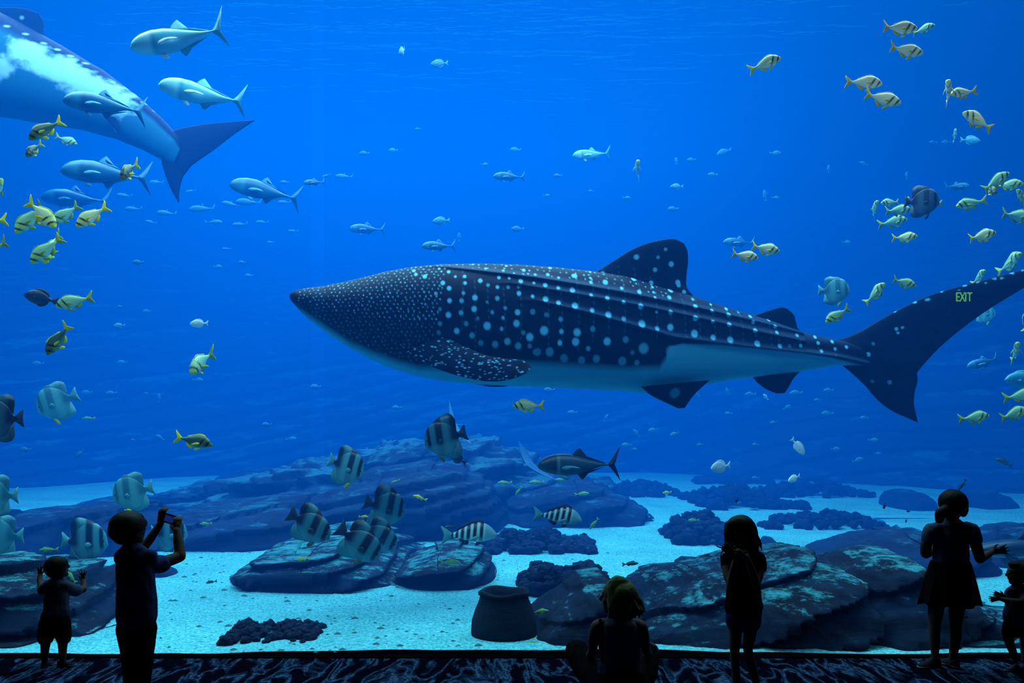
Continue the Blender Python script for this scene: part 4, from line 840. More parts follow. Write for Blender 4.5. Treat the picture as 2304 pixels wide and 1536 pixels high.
for q in [
 ('oval_white',448,728,42,182,0,9,'small white fish alone left of the shark snout'),
 ('oval_white',1795,1004,42,-60,30,9,'white fish nose down above the far sand at right'),
 ('oval_white',1787,1076,34,200,25,9.5,'small white fish below the nose-down white one'),
 ('oval_pale',989,143,40,184,0,12,'pale blue fish near the top centre'),
 ('oval_pale',905,115,26,250,50,13,'tiny pale fish left of the top centre one'),
 ('oval_pale',268,733,28,184,0,13,'small pale fish left of the small white fish'),
 ('oval_pale',1523,420,30,182,0,13,'small pale fish above the dorsal fin'),
 ('oval_pale',993,497,40,184,0,13,'pale greenish fish above the small hazy trevally'),
 ('oval_pale',2183,316,46,-4,0,11.5,'pale blue fish in the hazy string at upper right'),
 ('oval_pale',2305,855,88,178,0,9.4,'large round pale blue fish at right frame edge'),
 ('grouper',1205,1470,110,180,0,6.98,'tan grouper with yellow edge peeking over the sill by the barrel sponge'),
 ('oval_white',1158,1457,20,180,0,7.1,'small white fish right before the barrel sponge'),
 ('oval_teal',1944,1470,92,-28,0,7.0,'teal fish with raised tail rising over the sill at right'),
 ('oval_teal',1815,1476,60,-40,0,7.0,'teal fish with just its back above the sill right of the girl'),
 ('grunt_teal',1850,1306,96,14,0,7.6,'long teal white fish in front of the dark rock bank'),
 ('grunt_teal',1984,1284,52,-48,10,8.0,'teal fish diving before the shadowy boulder'),
 ('grunt_blue',1915,1290,80,160,0,8.0,'slender black fish above the teal white fish'),
 ('grunt_pale' if False else 'jack_blue',2213,815,78,196,0,11.5,'long pale blue fish below the big shark tail'),
 ('jack_blue',2152,420,60,4,0,12,'pale blue slender fish between the right clusters'),
 ('grunt_teal',675,1224,50,60,20,9,'pale yellow fish half hidden behind the leftmost dark batfish')]:
    fish('reef_fish', *q)
fish('white_fish', 'grunt_teal' if False else 'oval_white', 1622, 1050, 52, 186, 35, 9.2, 'slender bright white fish above the far coral patches')
for q in [
 ('pork_teal',2020,474,62,5,0,9.5,'topmost teal fish of the overlapping pair in the right cluster'),
 ('porkb_teal',2010,499,64,10,0,9.8,'lower teal fish of the overlapping pair in the right cluster'),
 ('pork_teal',2003,455,42,184,0,10,'teal fish facing left over the overlapping pair'),
 ('porkb_teal',1967,470,28,90,55,10,'tiny teal fish at the left end of the right cluster'),
 ('pork_teal',2046,452,26,180,50,10,'tiny teal fish touching the dark blue batfish'),
 ('porkb_teal',2096,456,44,175,20,9.4,'green fish right of the dark blue batfish')]:
    fish('porkfish', *q, group='porkfish')
for q in [
 ('grunt_yellow',1915,1367,58,0,0,7.6,'bright yellow orange grunt before the rock bank'),
 ('grunt_green',1214,1376,42,8,0,7.3,'green grunt before the cone rock behind the woman'),
 ('grunt_olive',1418,1268,38,4,0,8.2,'olive grunt over bare sand above the woman'),
 ('grunt_olive',1130,1341,44,-55,0,7.8,'olive grunt diving over the sand left of the cone rock'),
 ('grunt_olive',1420,1322,20,20,40,8,'tiny olive grunt right of the hair of the woman'),
 ('grunt_green',1564,1401,38,180,0,7.4,'green grunt low on the rock bank left of the girl'),
 ('grunt_olive',1771,1380,40,-6,0,7.5,'dim olive grunt low on the rock bank right of the girl'),
 ('grunt_olive',1919,1234,38,-2,0,9.4,'olive grunt above the shadowy boulder'),
 ('grunt_olive',1790,1251,22,180,0,9.4,'small olive grunt over the crest of the rock bank'),
 ('grunt_yellow',682,1257,30,185,0,9,'bright yellow grunt above the flat stacked slab'),
 ('grunt_green',1013,1265,46,0,0,8.6,'green grunt before the right end slab'),
 ('grunt_olive',1013,1185,26,180,0,9.6,'small olive grunt left of the barred fish'),
 ('grunt_yellow',945,1120,34,160,0,10,'yellow grunt between dark batfish and layered boulder'),
 ('grunt_yellow',818,1162,22,0,0,9.5,'small yellow grunt beneath the darkest batfish'),
 ('grunt_green',890,1083,22,200,0,11,'small green grunt above the darkest batfish'),
 ('grunt_green',1136,1086,34,180,0,12,'hazy green grunt right of the layered boulder'),
 ('grunt_green',1167,1104,24,230,0,11,'little green grunt nose down by the reef mound'),
 ('grunt_green',1208,1085,34,180,0,13,'hazy green grunt at the left shoulder of the reef mound'),
 ('grunt_green',1262,1079,24,180,0,12,'green grunt below the belly of the dark trevally'),
 ('grunt_green',1309,1111,34,5,0,12,'green grunt against the middle of the reef mound'),
 ('grunt_green',1337,1178,32,230,0,10,'pale green grunt diving right of the upper barred fish'),
 ('grunt_yellow',1502,1108,24,180,30,14,'yellow grunt before the coral patch under the trevally tail'),
 ('grunt_green',1561,1176 - 6,0.1 + 26,180,0,11,'green grunt over the coral patch left of the girl'),
 ('grunt_yellow',288,1147,16,0,0,8,'tiny bright yellow fish beneath the silver batfish above the boy'),
 ('grunt_green',109,1237,44,182,0,8.2,'yellow green grunt over the ledge rock above the toddler'),
 ('grunt_green',160,1298,34,120,20,7.6,'vivid green fish beside the raised hand of the toddler'),
 ('grunt_green',463,1178,28,180,0,10,'faint green grunt before the low boulder by the phone'),
 ('grunt_blue',403,1467,26,180,0,7.1,'small dark fish resting on the sand near the sill'),
 ('grunt_olive',475,1309,26,190,0,8.6,'faint olive fish over the open sand right of the boy'),
 ('grunt_olive',2260,1040,44,158,0,10,'dark olive fish at far right above the hazy sand'),
 ('grunt_blue',2165,1091,34,235,0,9,'dark blue fish just above the head of the girl in the flared skirt'),
 ('grunt_olive',1037,1452,34,100,0,7.1,'slim olive fish upright near the sill left of the sponge'),
 ('grunt_green',199,941,30,180,0,13,'faint green fish below the lone pale batfish')]:
    fish('grunt', *q, group='grunts and small reef fish')
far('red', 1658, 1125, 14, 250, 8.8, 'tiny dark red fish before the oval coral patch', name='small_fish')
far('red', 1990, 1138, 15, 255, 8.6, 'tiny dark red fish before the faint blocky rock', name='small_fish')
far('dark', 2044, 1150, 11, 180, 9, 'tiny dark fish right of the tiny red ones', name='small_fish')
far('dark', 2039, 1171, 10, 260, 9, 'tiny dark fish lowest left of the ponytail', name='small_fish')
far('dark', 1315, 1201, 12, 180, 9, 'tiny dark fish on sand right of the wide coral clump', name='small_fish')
FW = 'faint far fish '
LM = [('the tip of the big dorsal fin', 1540, 540), ('the front edge of the big dorsal fin', 1400, 570), ('the small second dorsal fin', 1765, 695), ('the big shark snout', 660, 670), ('the lower tip of the left shark tail', 402, 455),
      ('the pointed upper tip of the left shark tail', 570, 270), ('the hazy trevally at left centre', 596, 430), ('the trevally behind the vertical porkfish', 236, 390), ('the small bright trevally', 1331, 348), ('the end-on porkfish in open water', 1433, 381),
      ('the brightest yellow porkfish', 206, 486), ('the overlapping porkfish pair', 108, 560), ('the surgeonfish at left', 93, 671), ('the small white fish at left', 448, 728), ('the head-on porkfish at left', 450, 815), ('the lone pale batfish', 130, 905),
      ('the dark porkfish with golden tail', 437, 992), ('the highest central batfish', 778, 1050), ('the batfish under the shark throat', 1003, 986), ('the bright porkfish under the shark', 1189, 913), ('the shark pelvic fin', 1520, 915), ('the shark anal fin', 1755, 885),
      ('the lower tip of the big shark tail', 2062, 948), ('the nose-down white fish', 1795, 1004), ('the big dark trevally', 1303, 1020), ('the porkfish pair by the dorsal fin', 1700, 567), ('the silver blue batfish', 1876, 655), ('the teal cluster at right', 2010, 480),
      ('the lone porkfish at top', 1722, 143), ('the pale blue fish near the top', 989, 143), ('the faint trevally in open water', 1146, 397), ('the small hazy trevally', 987, 553), ('the crest of the shark back', 1080, 596), ('the pale blue fish at upper right', 2183, 316),
      ('the slender bright white fish', 1622, 1050), ('the faint trevally left of the shark back', 826, 515), ('the silver trevally below the brightest', 455, 214), ('the tiny pale fish near the top', 905, 115)]
USED = set()
def where(x, y):
    for n_, lx, ly in sorted(LM, key=lambda q: math.hypot(q[1] - x, q[2] - y)):
        dx, dy = x - lx, y - ly; ds = math.hypot(dx, dy)
        dist = 'just ' if ds < 45 else '' if ds < 100 else 'well '
        h_ = 'left of' if dx < 0 else 'right of'; v_ = 'above' if dy < 0 else 'below'
        t = v_ if abs(dy) > 2.2 * abs(dx) else h_ if abs(dx) > 2.2 * abs(dy) else ('up and ' if dy < 0 else 'down and ') + h_
        t = dist + t + ' ' + n_
        if t not in USED: USED.add(t); return t
    return ''
for (x, y, l, a) in [(455,470,60,182),(520,400+60,44,170),(560,455,60,178),(640,455,30,180),(352,410,34,180),(375,480,46,176),(480,500,40,0),(540,505,36,184),(590,500,30,180),(430,430,24,190),(300,470,40,180),(340,500,28,170),(660,520,24,180),(735,395,22,200),(775,397,40,178),(510,560,22,180),(280,440,36,175),(610,545,18,180)]:
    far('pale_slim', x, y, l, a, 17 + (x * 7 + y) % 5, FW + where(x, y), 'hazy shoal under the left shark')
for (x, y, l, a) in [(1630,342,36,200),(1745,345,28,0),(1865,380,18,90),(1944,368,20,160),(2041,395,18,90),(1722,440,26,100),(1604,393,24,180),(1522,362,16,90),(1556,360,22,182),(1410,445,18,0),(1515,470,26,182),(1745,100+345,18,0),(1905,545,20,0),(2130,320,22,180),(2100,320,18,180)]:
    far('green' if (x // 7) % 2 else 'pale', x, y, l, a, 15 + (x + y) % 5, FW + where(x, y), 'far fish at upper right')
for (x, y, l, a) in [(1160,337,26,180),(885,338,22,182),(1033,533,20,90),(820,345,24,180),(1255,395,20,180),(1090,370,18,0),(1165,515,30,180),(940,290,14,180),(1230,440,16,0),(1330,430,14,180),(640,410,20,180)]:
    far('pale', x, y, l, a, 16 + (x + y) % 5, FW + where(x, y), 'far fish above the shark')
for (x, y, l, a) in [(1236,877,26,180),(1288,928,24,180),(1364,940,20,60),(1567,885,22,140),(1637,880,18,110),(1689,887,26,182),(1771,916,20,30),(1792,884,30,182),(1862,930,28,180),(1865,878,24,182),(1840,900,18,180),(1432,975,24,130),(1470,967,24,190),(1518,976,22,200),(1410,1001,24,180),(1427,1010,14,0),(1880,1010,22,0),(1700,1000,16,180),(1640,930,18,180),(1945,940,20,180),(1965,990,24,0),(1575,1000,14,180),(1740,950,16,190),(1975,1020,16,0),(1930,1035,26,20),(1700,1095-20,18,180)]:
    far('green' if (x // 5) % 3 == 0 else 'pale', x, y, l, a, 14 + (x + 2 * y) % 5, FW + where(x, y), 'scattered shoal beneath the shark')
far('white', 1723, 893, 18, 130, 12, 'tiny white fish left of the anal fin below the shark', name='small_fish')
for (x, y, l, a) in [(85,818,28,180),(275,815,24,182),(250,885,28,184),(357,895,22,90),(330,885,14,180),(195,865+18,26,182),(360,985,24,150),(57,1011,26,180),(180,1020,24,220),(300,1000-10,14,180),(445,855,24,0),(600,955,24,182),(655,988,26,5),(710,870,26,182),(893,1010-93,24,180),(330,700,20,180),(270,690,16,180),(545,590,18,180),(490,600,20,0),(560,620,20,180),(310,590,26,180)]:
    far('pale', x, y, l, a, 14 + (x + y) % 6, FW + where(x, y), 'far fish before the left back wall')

# rays and the small grey shark
SK_RAY = plain('spotted_ray_skin', (.02, .13, .28), .6, .5, 60)
def ray(name, px, py, wpx, d, ang, roll, label, mat, lift=.22):
    nx_, ny_ = 40, 50; V = []
    for sg in (1, -1):
        for i in range(nx_ + 1):
            for j in range(ny_ + 1):
                u = i / nx_; v_ = j / ny_ * 2 - 1                     # u nose->tail, v across wings
                av = abs(v_); le = .50 * av ** 1.25; te = .62 + .10 * math.sin(math.pi * av) - .08 * av
                x = le + (te - le) * u - .35; th = .075 * (1 - av) ** 1.3 * math.sin(math.pi * min(1, u * .9 + .08)) ** .7
                V.append((x * .95, v_ * .95, lift * av ** 1.7 + sg * th))
    K = (nx_ + 1) * (ny_ + 1); W_ = ny_ + 1
    Fc = [(i*W_+j, (i+1)*W_+j, (i+1)*W_+j+1, i*W_+j+1) for i in range(nx_) for j in range(ny_)]
    Fc += [tuple(K + k_ for k_ in q[::-1]) for q in Fc]
    r_ = bpy.data.objects.new(name, None); COL.objects.link(r_)
    S = wpx / F * d / 1.9
    r_.matrix_world = Matrix.Translation(P(px, py, d)) @ Matrix.Rotation(math.radians(ang), 4, 'Z') @ Matrix.Rotation(math.radians(roll), 4, 'X') @ Matrix.Scale(S, 4)
    mk('body', V, Fc, mat, r_)
    rg = [[(.26 + 1.3 * t, .02 * (1 - t * .8) * math.cos(a), .02 * (1 - t * .8) * math.sin(a) + .0) for a in np.linspace(0, math.tau, 9)[:-1]] for t in np.linspace(0, 1, 14)]
    v_, f_ = loft(rg); mk('tail', v_, f_, mat, r_)
    rg = [[(-.36 + .16 * t - .1, .07 * math.sin(math.pi * (t * .8 + .2)) * math.cos(a), .05 * math.sin(math.pi * (t * .8 + .2)) * math.sin(a)) for a in np.linspace(0, math.tau, 11)[:-1]] for t in np.linspace(0, 1, 8)]
    v_, f_ = loft(rg); mk('head', v_, f_, mat, r_)
    return tag(r_, label, 'ray')
ray('eagle_ray', 1195, 1046, 130, 15, 60, 42, 'faint spotted eagle ray with raised wing behind the dark trevally', SK_RAY)
ray('eagle_ray', 1022, 955, 110, 13, 75, 62, 'faint ray whose pointed wing rises above the dark banded batfish', plain('pale_ray_skin', (.06, .3, .5), .6, .3))
ray('stingray', 1935, 1166, 190, 15.6, 0, 0, 'pale grey stingray lying behind the long low coral patch', plain('grey_ray_skin', (.02, .13, .3), .7, .3), .02)
# small grey shark behind the raised hand at right
SK_S3 = fishskin('grey_shark_skin', [(0, (.004, .04, .10)), (1, (.003, .035, .09))], (.02, .14, .26), 0, None, (.003, .03, .08))
s3t = [(0,.0),(.05,.03),(.15,.06),(.3,.08),(.45,.075),(.6,.05),(.75,.028),(.86,.016)]
s3b = [(0,-.01),(.05,-.025),(.15,-.05),(.3,-.065),(.45,-.06),(.6,-.04),(.75,-.02),(.86,-.012)]
F3 = plain('grey_shark_fin', (.003, .03, .08), .6)
species('grey_shark', [('body', fishbody('b', s3t, s3b, .07, SK_S3, 30, 20), SK_S3), ('dorsal_fin', finpoly(catm([(.36,.07),(.42,.15),(.45,.16),(.45,.12),(.47,.07)], 3), .008), F3), ('second_dorsal_fin', finpoly([(.66,.04),(.70,.075),(.715,.035)], .006), F3),
     ('pectoral_fin', finpoly(catm([(.24,-.04),(.30,-.12),(.36,-.17),(.35,-.10),(.33,-.05)], 3), .008, roll=.6, y0=-.05), F3), ('pectoral_fin', finpoly(catm([(.24,-.04),(.30,-.12),(.36,-.17),(.35,-.10),(.33,-.05)], 3), .008, roll=-.6, y0=.05), F3),
     ('pelvic_fin', finpoly([(.52,-.045),(.56,-.09),(.58,-.04)], .006), F3), ('tail_fin', finpoly(catm([(.84,.014),(.92,.08),(1.0,.16),(.97,.08),(.92,.0),(.93,-.05),(.94,-.09),(.89,-.05),(.84,-.012)], 3), .008), F3), ('eye', eyevf(.07, .015, .036, .008), EYE)])
fish('grey_shark', 'grey_shark', 2330, 1236, 300, 180, 0, 8.6, 'long grey blue shark gliding behind the raised hand at right', 'shark')
# ------------------------------------------------------------------ people
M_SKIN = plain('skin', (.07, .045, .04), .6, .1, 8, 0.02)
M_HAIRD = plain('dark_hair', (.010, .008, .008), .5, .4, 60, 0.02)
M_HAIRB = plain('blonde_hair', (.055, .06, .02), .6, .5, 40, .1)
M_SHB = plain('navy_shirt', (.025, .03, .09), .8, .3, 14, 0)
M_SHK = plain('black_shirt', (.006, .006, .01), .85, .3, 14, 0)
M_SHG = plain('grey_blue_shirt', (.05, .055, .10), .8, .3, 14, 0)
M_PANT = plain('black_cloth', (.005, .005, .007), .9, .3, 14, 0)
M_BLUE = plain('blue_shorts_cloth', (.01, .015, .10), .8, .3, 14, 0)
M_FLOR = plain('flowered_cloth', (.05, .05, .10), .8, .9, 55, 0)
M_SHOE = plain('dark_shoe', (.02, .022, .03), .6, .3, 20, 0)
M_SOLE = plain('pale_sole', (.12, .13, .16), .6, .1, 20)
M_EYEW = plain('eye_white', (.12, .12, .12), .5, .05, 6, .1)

def tubevf(pts, rad, ysc=1.0, nr=16, sub=5):
    n = len(pts); pp = []; rr = []
    for i in range(n - 1):
        p0, p1, p2, p3 = pts[max(0, i-1)], pts[i], pts[i+1], pts[min(n-1, i+2)]
        for k_ in range(sub):
            t = k_ / sub
            pp.append(.5 * ((2*p1) + (p2-p0)*t + (2*p0-5*p1+4*p2-p3)*t*t + (3*p1-p0-3*p2+p3)*t**3)); rr.append(rad[i] + (rad[i+1]-rad[i]) * (t*t*(3-2*t)))
    pp.append(pts[-1].copy()); rr.append(rad[-1])
    P2 = []; R2 = []
    t0 = (pp[1]-pp[0]).normalized(); t1 = (pp[-1]-pp[-2]).normalized()
    for q in (1, .85, .55): P2.append(pp[0] - t0 * rr[0] * q); R2.append(rr[0] * max(.06, math.sqrt(max(0, 1-q*q))))
    P2 += pp; R2 += rr
    for q in (.55, .85, 1): P2.append(pp[-1] + t1 * rr[-1] * q); R2.append(rr[-1] * max(.06, math.sqrt(max(0, 1-q*q))))
    rings = []; prev = None
    for i in range(len(P2)):
        t = (P2[min(i+1, len(P2)-1)] - P2[max(i-1, 0)]).normalized()
        a = t.cross(Vector((0, 1, 0)))
        if a.length < .35: a = t.cross(Vector((0, 0, 1))) if prev is None else prev - t * prev.dot(t)
        if prev is not None and a.dot(prev) < 0: a = -a
        a.normalize(); prev = a; b_ = t.cross(a)
        rings.append([P2[i] + a * (R2[i] * math.cos(math.tau*j/nr)) + b_ * (R2[i] * ysc * math.sin(math.tau*j/nr)) for j in range(nr)])
    return loft(rings)
def ellvf(c, r, yaw=0.0):
    m = Matrix.Rotation(yaw, 3, 'Z')
    return [c + m @ Vector((q.x*r[0], q.y*r[1], q.z*r[2])) for q in ICO3[0]], [tuple(f_) for f_ in ICO3[1]]
class Fig:
    def __init__(s, d): s.d = d; s.k = d / F
    def p(s, px, py, dd=0.0):                      # dd: metres farther away than the figure's own distance
        return P(px, py, s.d + dd)
    def t(s, pts, ysc=1.0):                        # pts: (px, py, dd, radius px)
        return tubevf([s.p(*q[:3]) for q in pts], [q[3] * s.k for q in pts], ysc)
    def e(s, px, py, dd, rx, rz, ry, yaw=0.0):
        return ellvf(s.p(px, py, dd), (rx*s.k, ry*s.k, rz*s.k), yaw)
    def head(s, px, py, dd, R, yaw, pitch=0.0):
        """R: half head height in px; yaw 0 looks away from the camera, +90 deg looks to the left of the picture"""
        c = s.p(px, py, dd); r = R * s.k; m = Matrix.Rotation(yaw, 3, 'Z') @ Matrix.Rotation(pitch, 3, 'X')
        def e(x, y, z, a, b, c_): 
            return ellvf(c + m @ Vector((x*r, y*r, z*r)), (a*r, b*r, c_*r), yaw)
        out = [e(0, -.08, .18, .76, .88, .82), e(0, .22, -.30, .58, .60, .62), e(0, .48, -.66, .30, .28, .26), e(0, .86, -.12, .11, .18, .17), e(0, .74, .02, .09, .14, .22),
               e(.77, -.05, -.08, .09, .17, .24), e(-.77, -.05, -.08, .09, .17, .24), e(0, .76, -.40, .22, .10, .07), e(0, .70, .24, .42, .16, .10), e(.36, .52, -.18, .2, .2, .2), e(-.36, .52, -.18, .2, .2, .2)]
        s.eyes = [(c + m @ Vector((sx*.27*r, .76*r, .07*r)), .10*r) for sx in (-1, 1)]
        return out
    def hand(s, wrist, fdir, side, L, curl=.3, spread=.25, thumb=1):
        """wrist point, finger direction, side = direction towards the thumb"""
        f_ = fdir.normalized(); sd = (side - f_ * side.dot(f_)).normalized(); nrm = f_.cross(sd) * thumb
        out = [tubevf([wrist - f_*L*.08, wrist + f_*L*.14, wrist + f_*L*.32], [L*.15, L*.19, L*.20], .5, 12, 3)]
        for i, (ln, o_) in enumerate(((.52, .16), (.59, .055), (.55, -.055), (.45, -.16))):
            b_ = wrist + f_*L*.46 + sd*o_*L; a = f_ + sd * o_ * spread * 6; a.normalize()
            pts = [b_ - a*L*.1]; cur = b_.copy(); dir_ = a.copy()
            for k_ in range(3):
                cur = cur + dir_ * L * ln / 3 * 1.0; pts.append(cur.copy()); dir_ = (dir_ + nrm * curl).normalized()
            out.append(tubevf(pts, [L*.058, L*.056, L*.052, L*.045], 1, 8, 2))
        b_ = wrist + f_*L*.12 + sd*L*.15; a = (f_*.75 + sd*.8).normalized()
        out.append(tubevf([b_ - a*L*.06, b_ + a*L*.14, b_ + a*L*.24 + f_*L*.06 + nrm*L*curl*.15, b_ + a*L*.28 + f_*L*.16 + nrm*L*curl*.3], [L*.085, L*.075, L*.062, L*.05], 1, 8, 2))
        return out
def build(name, prims, vox, mat, parent, fold=0.0, smooth_it=4):
    V, Fc = join(*prims)
    o = mk(name, V, Fc, mat)
    m1 = o.modifiers.new('r', 'REMESH'); m1.mode = 'VOXEL'; m1.voxel_size = vox
    m2 = o.modifiers.new('s', 'SMOOTH'); m2.iterations = smooth_it; m2.factor = .5
    bpy.context.view_layer.update()
    me = bpy.data.meshes.new_from_object(o.evaluated_get(bpy.context.evaluated_depsgraph_get()))
    old = o.data; o.modifiers.clear(); o.data = me; bpy.data.meshes.remove(old)
    if fold:
        n_ = len(me.vertices); co_ = np.zeros(n_*3); me.vertices.foreach_get('co', co_); co_ = co_.reshape(-1, 3); no_ = np.zeros(n_*3); me.vertices.foreach_get('normal', no_); no_ = no_.reshape(-1, 3)
        for i in range(n_):
            q = Vector(co_[i]); co_[i] += no_[i] * fold * (noise.noise(Vector((q.x*16 + q.z*7, q.y*16, q.z*5))) + .4 * noise.noise(q * 30))
        me.vertices.foreach_set('co', co_.ravel())
    me.polygons.foreach_set('use_smooth', [True] * len(me.polygons)); me.update()
    return settle(o, parent)
def settle(o, parent):
    o.parent = parent; o.matrix_parent_inverse = Matrix.Translation(-parent.location)
    return o
def mkp(name, vf, mat, parent): return settle(mk(name, vf[0], vf[1], mat), parent)
def eyes(fg, root):
    for c, r in fg.eyes: mkp('eye', ellvf(c, (r, r, r)), M_EYEW, root)
def person(px, d, label):
    r_ = empty('person', ((px - CX) / F * d, d, 0)); return tag(r_, label, 'person')
def shoe(fg, px, py, dd, ln, dirv, root, mat=M_SHOE):
    """shoe resting on the floor; dirv heel to toe direction in plan"""
    c = fg.p(px, py, dd); c.z = 0; dv = Vector((dirv[0], dirv[1], 0)).normalized(); s_ = Vector((-dv.y, dv.x, 0)); rg = []
    for t, w_, h_ in ((0, .10, .30), (.06, .15, .36), (.25, .17, .40), (.42, .17, .36), (.6, .19, .25), (.8, .20, .19), (.94, .14, .14), (1, .05, .08)):
        b_ = c + dv * (t - .3) * ln
        rg.append([b_ + s_ * (w_ * ln * math.cos(a)) + Vector((0, 0, .045*ln + (h_ * ln - .0) * (max(0, math.sin(a)) * .9) )) + Vector((0, 0, -.04*ln if math.sin(a) < -.01 else 0)) for a in np.linspace(0, math.tau, 17)[:-1]])
    o = mkp('shoe', loft(rg), mat, root)
    rg = [[b_ for b_ in [c + dv * (t - .3) * ln * 1.02 + s_ * (w_ * ln * 1.06 * math.cos(a)) + Vector((0, 0, .005 + (.055 * ln if math.sin(a) > 0 else 0))) for a in np.linspace(.2, math.tau + .2, 13)[:-1]]] for t, w_ in ((-.01, .09), (.06, .15), (.25, .16), (.45, .16), (.62, .19), (.8, .20), (.95, .14), (1.01, .05))]
    so = mk('sole', *loft(rg), M_SOLE); so.parent = o
    return o

# --- boy holding up a phone
g = Fig(5.5); root = person(305, 5.5, 'boy in navy t-shirt raising a phone with both hands before the glass')
hd = g.head(290, 1192, 0, 41, math.radians(-35), .12)
Lh = .125
wl = g.p(360, 1177, .30); wr = g.p(398, 1196, .24)
body = hd + [g.t([(293,1225,0,15),(296,1245,0,17)]), g.t([(302,1258,0,36),(305,1300,0,38),(306,1350,0,37),(308,1395,0,38),(308,1418,0,36)], .62),
     g.t([(270,1256,0,14),(330,1254,0,15)], .8),
     g.t([(333,1262,.02,17),(370,1263,.10,14),(404,1252,.17,13)]), g.t([(406,1251,.17,12.5),(402,1222,.21,12),(398,1194,.24,8.5)]),
     g.t([(284,1262,.03,15),(298,1262,.14,13),(316,1240,.22,11.5)]), g.t([(316,1240,.22,11),(338,1212,.26,10.5),(361,1178,.30,8)])] + \
     g.hand(wr, g.p(400, 1160, .28) - wr, Vector((-1, -.1, .3)), Lh, .75, .1, -1) + g.hand(wl, g.p(366, 1148, .32) - wl, Vector((1, 0, .2)), Lh, .75, .1, 1)
body += [g.t([(290,1410,0,22),(293,1480,.0,17),(296,1530,0,14),(297,1568,0,9)]), g.t([(326,1410,0,22),(323,1480,0,17),(321,1530,0,14),(320,1568,0,9)])]
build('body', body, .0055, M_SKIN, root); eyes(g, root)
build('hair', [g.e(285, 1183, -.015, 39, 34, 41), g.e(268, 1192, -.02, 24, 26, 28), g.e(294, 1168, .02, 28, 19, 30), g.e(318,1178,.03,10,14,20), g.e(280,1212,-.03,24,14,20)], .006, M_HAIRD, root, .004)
build('shirt', [g.t([(300,1256,0,38),(306,1300,0,43),(307,1350,0,45),(307,1392,0,46)], .68), g.t([(276,1253,0,18),(338,1253,0,19)], .85), g.t([(335,1262,.02,22),(352,1268,.06,21),(364,1268,.09,21)]), g.t([(278,1260,.02,19),(290,1266,.1,18)])], .007, M_SHB, root, .006)
build('trousers', [g.t([(307,1388,0,44),(307,1410,0,42)], .66), g.t([(288,1412,0,26),(292,1480,0,20),(295,1530,0,17),(296,1566,0,14)]), g.t([(328,1412,0,26),(325,1480,0,20),(322,1530,0,17),(321,1566,0,14)])], .007, M_PANT, root, .004)
shoe(g, 294, 1585, 0, .19, (-.1, 1), root); shoe(g, 324, 1585, 0, .19, (.15, 1), root)
# phone
ph = empty('phone', g.p(381, 1167, .30)); tag(ph, 'small phone with dim blue screen held up by the boy', 'phone')
rot = Matrix.Rotation(math.radians(16), 3, 'Y'); kk = g.k
def plate(name, w_, h_, t_, y0, mat, par):
    bm = bmesh.new(); bmesh.ops.create_cube(bm, size=1)
    for v_ in bm.verts: v_.co = Vector((v_.co.x * w_, v_.co.y * t_ + y0, v_.co.z * h_))
    bmesh.ops.bevel(bm, geom=bm.edges[:], offset=min(w_, h_, t_) * .3, segments=3, affect='EDGES'); 
    for v_ in bm.verts: v_.co = rot @ v_.co
    return bmobj(name, bm, mat, par)
plate('case', .115, .062, .009, 0, M_BLACK, ph)
plate('screen', .060, .040, .0016, -.0052, plain('blue_screen', (.01, .02, .1), .2, .1, 4, .3, (.02, .08, .5, .45)), ph)

# --- toddler at the glass
g = Fig(6.35); root = person(125, 6.35, 'toddler in shorts with both hands spread against the glass at left')
Lh = .085
wr = g.p(187, 1306, .22); wl = g.p(90, 1294, .22)
body = g.head(127, 1278, 0, 27, math.radians(-60), .25) + [g.t([(126,1298,0,10),(127,1312,0,11)]), g.t([(128,1322,0,22),(127,1355,0,24),(124,1385,0,25),(123,1400,0,24)], .7), g.t([(108,1318,0,10),(148,1318,0,10)]),
     g.t([(150,1320,.02,10),(170,1328,.1,9),(187,1326,.15,8)]), g.t([(188,1326,.15,7.5),(189,1316,.19,7),(187,1305,.22,5.5)]),
     g.t([(106,1320,.02,10),(99,1326,.08,9),(93,1320,.14,8)]), g.t([(93,1320,.14,7.5),(90,1307,.19,7),(90,1294,.22,5.5)]),
     g.t([(108,1395,0,15),(103,1440,0,11),(101,1465,0,9),(101,1488,0,6.5)]), g.t([(140,1395,0,15),(141,1440,0,11),(141,1465,0,9),(141,1488,0,6.5)])] + \
     g.hand(wr, Vector((-.04, .05, 1)), Vector((-1, 0, 0)), Lh, .05, .55, 1) + g.hand(wl, Vector((-.1, .1, 1)), Vector((1, 0, 0)), Lh, .05, .5, 1)
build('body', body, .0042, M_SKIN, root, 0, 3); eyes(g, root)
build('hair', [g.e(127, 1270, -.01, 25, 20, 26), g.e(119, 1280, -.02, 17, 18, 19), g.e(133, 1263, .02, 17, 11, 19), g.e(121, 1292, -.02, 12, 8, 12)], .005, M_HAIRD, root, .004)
build('shirt', [g.t([(127,1322,0,25),(127,1350,0,28),(127,1375,0,30)], .75), g.t([(110,1317,0,13),(148,1317,0,13)]), g.t([(150,1320,.02,14),(164,1326,.07,14),(172,1328,.1,14)]), g.t([(106,1320,.02,13),(98,1326,.06,13)])], .006, M_SHG, root, .005)
build('shorts', [g.t([(124,1385,0,31),(123,1400,0,31)], .75), g.t([(106,1402,0,18),(102,1434,0,18)]), g.t([(141,1402,0,18),(143,1434,0,17)])], .006, M_PANT, root, .004)
shoe(g, 103, 1500, 0, .12, (.2, .6), root); shoe(g, 141, 1500, 0, .12, (1, .35), root)

